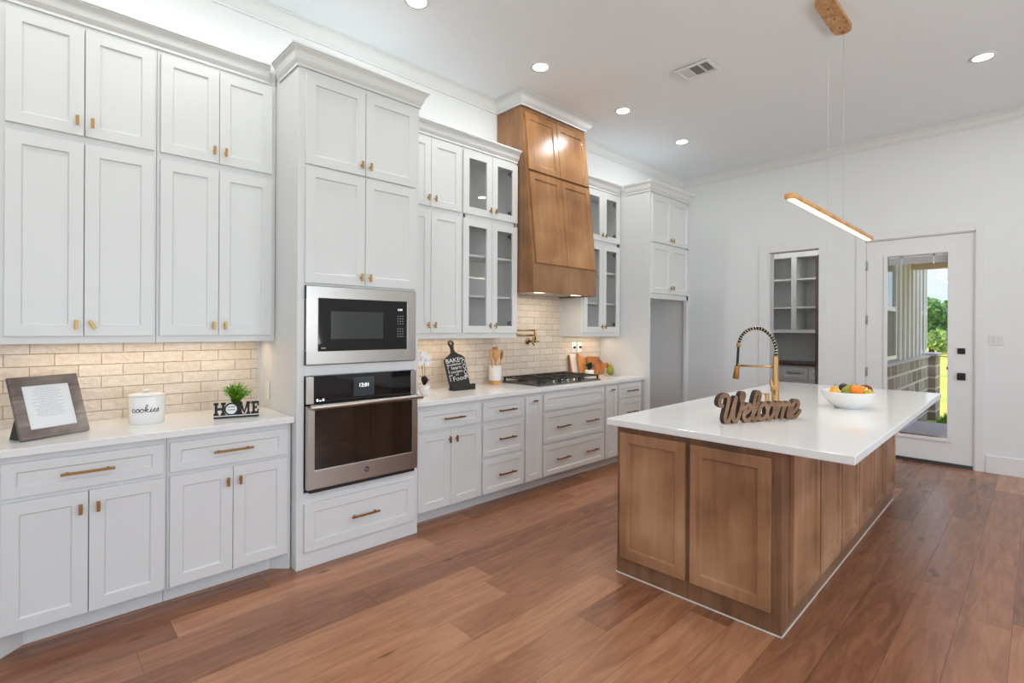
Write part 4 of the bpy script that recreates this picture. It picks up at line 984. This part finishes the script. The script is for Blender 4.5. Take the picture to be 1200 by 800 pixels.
b = MB(); b.tube([(0, 0, -.01), (0, .01, .04)], .002, 6); b.build('stem', M_stem, gr)
gdir = [(-.024, -.01, .018), (-.008, -.026, .012), (.012, -.018, .014), (.0, 0, .028), (.020, .0, .020), (-.018, .014, .022), (.028, -.014, -.004), (-.012, -.044, -.006), (.010, -.040, -.008), (.026, -.034, -.014), (-.028, -.03, -.004), (.014, .018, .018), (-.002, -.03, -.02), (.030, .012, .004)]
rnd = random.Random(4); g0 = None
for x, y, z in gdir:
    v = cr_*x+ff*y
    if g0 is None:
        b = MB(); b.ball((0, 0, 0), .0125, 14, 9); g0 = b.build('grape', M_grape, gr); g0.location = (v.x, v.y, z)
    else:
        g = g0.copy(); COL.objects.link(g); g.location = (v.x, v.y, z)

# ---------------------------------------------------------------- ceiling
def downlight(x, y, label):
    t = thing('recessed_light', label, 'ceiling light', (x, y, CE)); 
    b = MB(); b.lathe([(.085, 0), (.085, -.004), (.066, -.007), (.062, -.004), (.062, 0)], seg=32, cap=False); b.build('trim_ring', M_trim, t)
    b = MB(); b.lathe([(.064, -.002), (.064, -.0045)], seg=32); b.build('lens', M_lampw, t)
    light('downlight', 'AREA', (x, y, CE-.012), DOWN_W, (.97, .98, .97), shape='DISK', size=.12)
downlight(1.875, 2.877, 'recessed ceiling light at the top edge, nearest the oven tower'); downlight(3.082, 2.88, 'recessed ceiling light in front of the wooden hood, left of the next two'); downlight(4.29, 2.885, 'recessed ceiling light between the hood light and the corner light'); downlight(5.486, 2.886, 'recessed ceiling light closest to the far left corner'); downlight(5.47, .325, 'recessed ceiling light right of the pendant canopy, over the walkway')
for x, y in ((-.5, 2.88), (.68, 2.88), (1.0, .33), (3.2, .33), (1.0, -2.2), (3.2, -2.2), (5.47, -2.2), (-1.5, -.5)):
    light('downlight', 'AREA', (x, y, CE-.012), DOWN_W, (.97, .98, .97), shape='DISK', size=.12)
vt = thing('ceiling_vent', 'white rectangular air vent with dark louvres in the ceiling', 'vent', (4.03, 1.99, CE))
b = MB(); b.mat(M_trim); b.T = Matrix.Translation((0, 0, -.012)) @ Matrix.Rotation(-PI/2, 4, 'X'); b.ring(-.11, .11, -.145, .145, -.001, .011, .022); b.build('frame', M_trim, vt)
b = MB(); b.box(-.09, .09, -.125, .125, -.004, -.001); b.build('dark_core', M_black, vt)
for y0, y1, n_, wd in ((-.122, -.048, 5, .0045), (.048, .122, 6, .0105)):
    b = MB(); b.box(-.088, -.084, y0, y1, -.011, -.004); b.box(.084, .088, y0, y1, -.011, -.004)
    for i in range(n_):
        y = y0+(y1-y0)*(i+.5)/n_; b.box(-.086, .086, y-wd/2, y+wd/2, -.0105, -.0085)
    b.build('louvre_bank', M_white, vt)
b = MB(); b.box(-.086, .086, -.038, .038, -.009, -.004); b.build('centre_louvres', simple('vent_grey', (.20, .19, .185), .6), vt)
for y in (-.043, .043):
    b = MB(); b.box(-.088, .088, y-.005, y+.005, -.011, -.002); b.build('divider', M_trim, vt)
# pendant
pd = thing('linear_pendant', 'slim oak bar pendant light hanging by thin wires over the island', 'pendant light', (4.06, .99, CE))
def pill(x0, x1, w, n=8): 
    r = w/2; return [(x1-r+r*math.cos(t), r*math.sin(t)) for t in [(-PI/2+PI*i/n) for i in range(n+1)]]+[(x0+r+r*math.cos(t), r*math.sin(t)) for t in [(PI/2+PI*i/n) for i in range(n+1)]]
b = MB(); b.prism(pill(-.33, .21, .115), -.032, 0, 'z'); b.build('canopy', M_ashp, pd, bevel=.003)
for x in (-.20, -.05, .09, .17):
    b = MB(); b.lathe([(.006, -.032), (.006, -.036), (.003, -.038)], x, 0, 12); b.build('canopy_screw', M_bronze, pd)
b = MB(); zb = 2.178-CE
b.prism(pill(-.95, 1.03, .060), zb, zb+.028, 'z'); br = b.build('light_bar', M_oak, pd, bevel=.006)
b = MB(); b.prism(pill(-.925, 1.005, .042), zb-.0025, zb, 'z'); b.build('glow_edge', M_pring, br)
b = MB(); b.prism(pill(-.905, .985, .026), zb-.004, zb-.0026, 'z'); b.build('diffuser', M_pend, br)
for x in (-.19, .19):
    b = MB(); b.tube([(x, 0, -.03), (x, 0, zb+.028)], .0012, 6); b.build('suspension_wire', simple('wire_grey', (.60, .60, .60), .4), pd)
light('pendant_glow', 'AREA', (4.10, .99, 2.165), 6, (1, .86, .66), rot=(0, 0, 0), shape='RECTANGLE', size=1.9, size_y=.03)

# ---------------------------------------------------------------- pantry cupboards
pu = thing('pantry_wall_cabinet', 'white open-front wall cupboard with shelves seen through the pantry opening', 'cabinet', (8.30, 3.14, 0), -PI/2)
b = MB(); b.box(0, .02, 0, .48, 1.38, 2.62); b.box(1.47, 1.49, 0, .48, 1.38, 2.62); b.box(.02, 1.47, .46, .48, 1.38, 2.62); b.box(.02, 1.47, 0, .48, 1.38, 1.42); b.box(.02, 1.47, 0, .48, 2.53, 2.62)
b.ring(.002, 1.488, 1.382, 2.618, -.02, -.001, .088, .05, .11); b.box(.55, .62, -.019, .459, 1.433, 2.507); b.box(1.15, 1.2, -.019, .459, 1.433, 2.507); b.build('body', M_white, pu, bevel=.001)
for x0, x1 in ((.02, .55), (.62, 1.15)):
    for z in (1.76, 2.18):
        b = MB(); b.box(x0, x1, .0, .455, z-.012, z+.012); b.build('shelf', M_white, pu)
pb = thing('pantry_base_cabinet', 'white drawer base with dark wood top in the pantry', 'cabinet', (8.22, 3.14, 0), -PI/2)
b = MB(); b.box(0, 1.47, 0, .56, .1, .90); b.box(0, 1.47, .06, .56, 0, .1); b.build('body', M_white, pb)
for x0, x1 in ((.03, .43), (.45, .80), (.83, 1.43)):
    for z0, z1 in ((.70, .865), (.42, .68), (.12, .40)):
        b = MB(); b.panel(x0, x1, z0, z1, fr=.045); o = b.build('drawer', M_white, pb, bevel=.001)
        bar_pull(o, (x0+x1)/2, (z0+z1)/2+.01, .17, M_black)
b = MB(); b.box(-.0, 1.47, -.03, .57, .901, .94); b.build('wood_top', M_dkwood, pb, bevel=.002)
d2 = struct(bpy.data.objects.new('door_2', None), 'pantry door standing open, seen edge-on'); COL.objects.link(d2)
b = MB(); b.T = Matrix.Translation((7.19, 1.895, 0)) @ Matrix.Rotation(math.radians(20), 4, 'Z'); b.box(0, .62, -.02, .02, .02, 2.41); b.build('door_slab', M_dkwood, d2, bevel=.002)
for z in (1.55, 1.05, 2.1):
    b = MB(); b.cyl((7.182, 1.893, z-.045), (7.182, 1.893, z+.045), .007, 10); b.build('hinge', M_trim, d2)

# ---------------------------------------------------------------- outdoors
b = MB(); b.box(7.18, 10.35, -5, 1.38, -.18, -.02); struct(b.build('trim_6', M_concrete), 'lilac-grey concrete porch slab').name = 'porch_slab'
b = MB(); b.add([(-30, -90, -.16), (160, -90, -.16), (160, 90, -.16), (-30, 90, -.16)], [(0, 1, 2, 3)]); struct(b.build('lawn', M_lawn), 'yellow-green field')
bb = thing('wing_wall', 'house wing outside the door with lilac siding over taupe brick', 'building', (7.19, 1.5, 0))
b = MB(); b.box(0, 4.86, -.12, 0, -.2, .955); b.build('brick_base', M_brick, bb)
b = MB(); b.box(4.4, 4.98, -.22, -.12, -.2, .975); b.build('brick_pier', M_brick, bb)
b = MB(); b.box(0, 4.86, -.15, 0, .955, .99); b.box(4.36, 5.02, -.25, 0, .975, 1.02); b.build('stone_cap', simple('cap_stone', (.45, .42, .46), .7), bb, bevel=.005)
b = MB(); b.box(0, 4.81, -.02, 0, .99, 3.3)
for i in range(7): b.box(2.05+i*.37, 2.20+i*.37, -.075, -.02, .99, 3.3)
b.box(4.75, 4.83, -.05, 0, .99, 3.3); b.build('siding', M_siding, bb)
for x0, x1 in ((.9, 1.92), (4.05, 4.70)):
    b = MB(); b.ring(x0, x1, 1.02, 2.62, -.06, -.02, .05); b.box(x0+.05, x1-.05, -.055, -.025, 1.70, 1.76); f_ = b.build('window', M_trim, bb)
    b = MB(); b.box(x0+.05, x1-.05, -.035, -.03, 1.76, 2.57); b.build('upper_pane', M_outgl, f_)
    b = MB(); b.box(x0+.05, x1-.05, -.035, -.03, 1.07, 1.70); b.build('lower_screen', simple('window_screen', (.12, .12, .125), .6), f_)
pr = thing('porch_roof', 'tan porch roof beam and ceiling outside the door', 'porch roof', (7.19, 1.38, 2.4))
b = MB(); b.box(2.2, 3.05, -6, 0, .26, .34); b.build('ceiling_boards', M_tan, pr)
b = MB(); b.box(2.93, 3.11, -6, .1, -.01, .34); b.build('beam', M_tan, pr, bevel=.005)
b = MB(); b.box(2.75, 2.95, -5.9, -5.7, -2.42, -.01); b.build('post', M_trim, pr)
def tree(name, x, y, h, w, seed, label, mat, trunk=True):
    t = thing(name, label, 'tree', (x, y, -.16)); rnd = random.Random(seed)
    b = MB(); b.tube([(0, 0, 0), (.1, 0, h*.35), (0, .1, h*.6)], [w*.05, w*.04, w*.02], 8); b.build('trunk', M_bark, t)
    b = MB()
    blobs = [(rnd.uniform(-.36, .36)*w, rnd.uniform(-.4, .4)*w, h*rnd.uniform(.3, .85), rnd.uniform(.18, .28)*w) for _ in range(16)]
    for bx_, by_, bz_, br_ in blobs:
        for _ in range(170):
            a, c_ = rnd.uniform(0, 2*PI), rnd.uniform(-1, 1); s_ = math.sqrt(1-c_*c_); q = br_*rnd.uniform(.75, 1.05)
            p = Vector((bx_+q*s_*math.cos(a), by_+q*s_*math.sin(a), max(.1, bz_+q*c_*.85))); l = .07*w*rnd.uniform(.5, 1.1)
            u_ = Vector((rnd.uniform(-1, 1), rnd.uniform(-1, 1), rnd.uniform(-1, 1))).normalized(); v_ = u_.orthogonal().normalized()
            b.add([p-u_*l, p+v_*l*.6, p+u_*l, p-v_*l*.6], [(0, 1, 2, 3)])
    b.build('foliage', mat, t)
tree('tree', 46, 5.3, 3.9, 3.4, 1, 'round green tree in the field seen through the door glass', M_treel)
tree('tree', 50, 3.2, 3.1, 3.6, 2, 'lower spreading tree right of the round tree in the field', M_treel)
tree('shrub', 40, 3.6, 1.5, 2.2, 3, 'pale green shrub in front of the field trees', M_treel2)
tree('tree', 62, 9.8, 4.2, 6, 5, 'distant tree behind the round tree in the field', M_treel2)
b = MB(); rnd = random.Random(2)
for _ in range(4200):
    x, y = rnd.uniform(10.36, 13.4), rnd.uniform(.2, 1.2); h = rnd.uniform(.05, .14); a = rnd.uniform(0, 2*PI); dx, dy = .008*math.cos(a), .008*math.sin(a)
    lx, ly = rnd.uniform(-.04, .04), rnd.uniform(-.04, .04); b.add([(x-dx, y-dy, -.16), (x+dx, y+dy, -.16), (x+lx, y+ly, -.16+h)], [(0, 1, 2)])
tag(b.build('grass', M_blade), 'tufts of green grass at the edge of the porch slab', 'grass', kind='stuff')
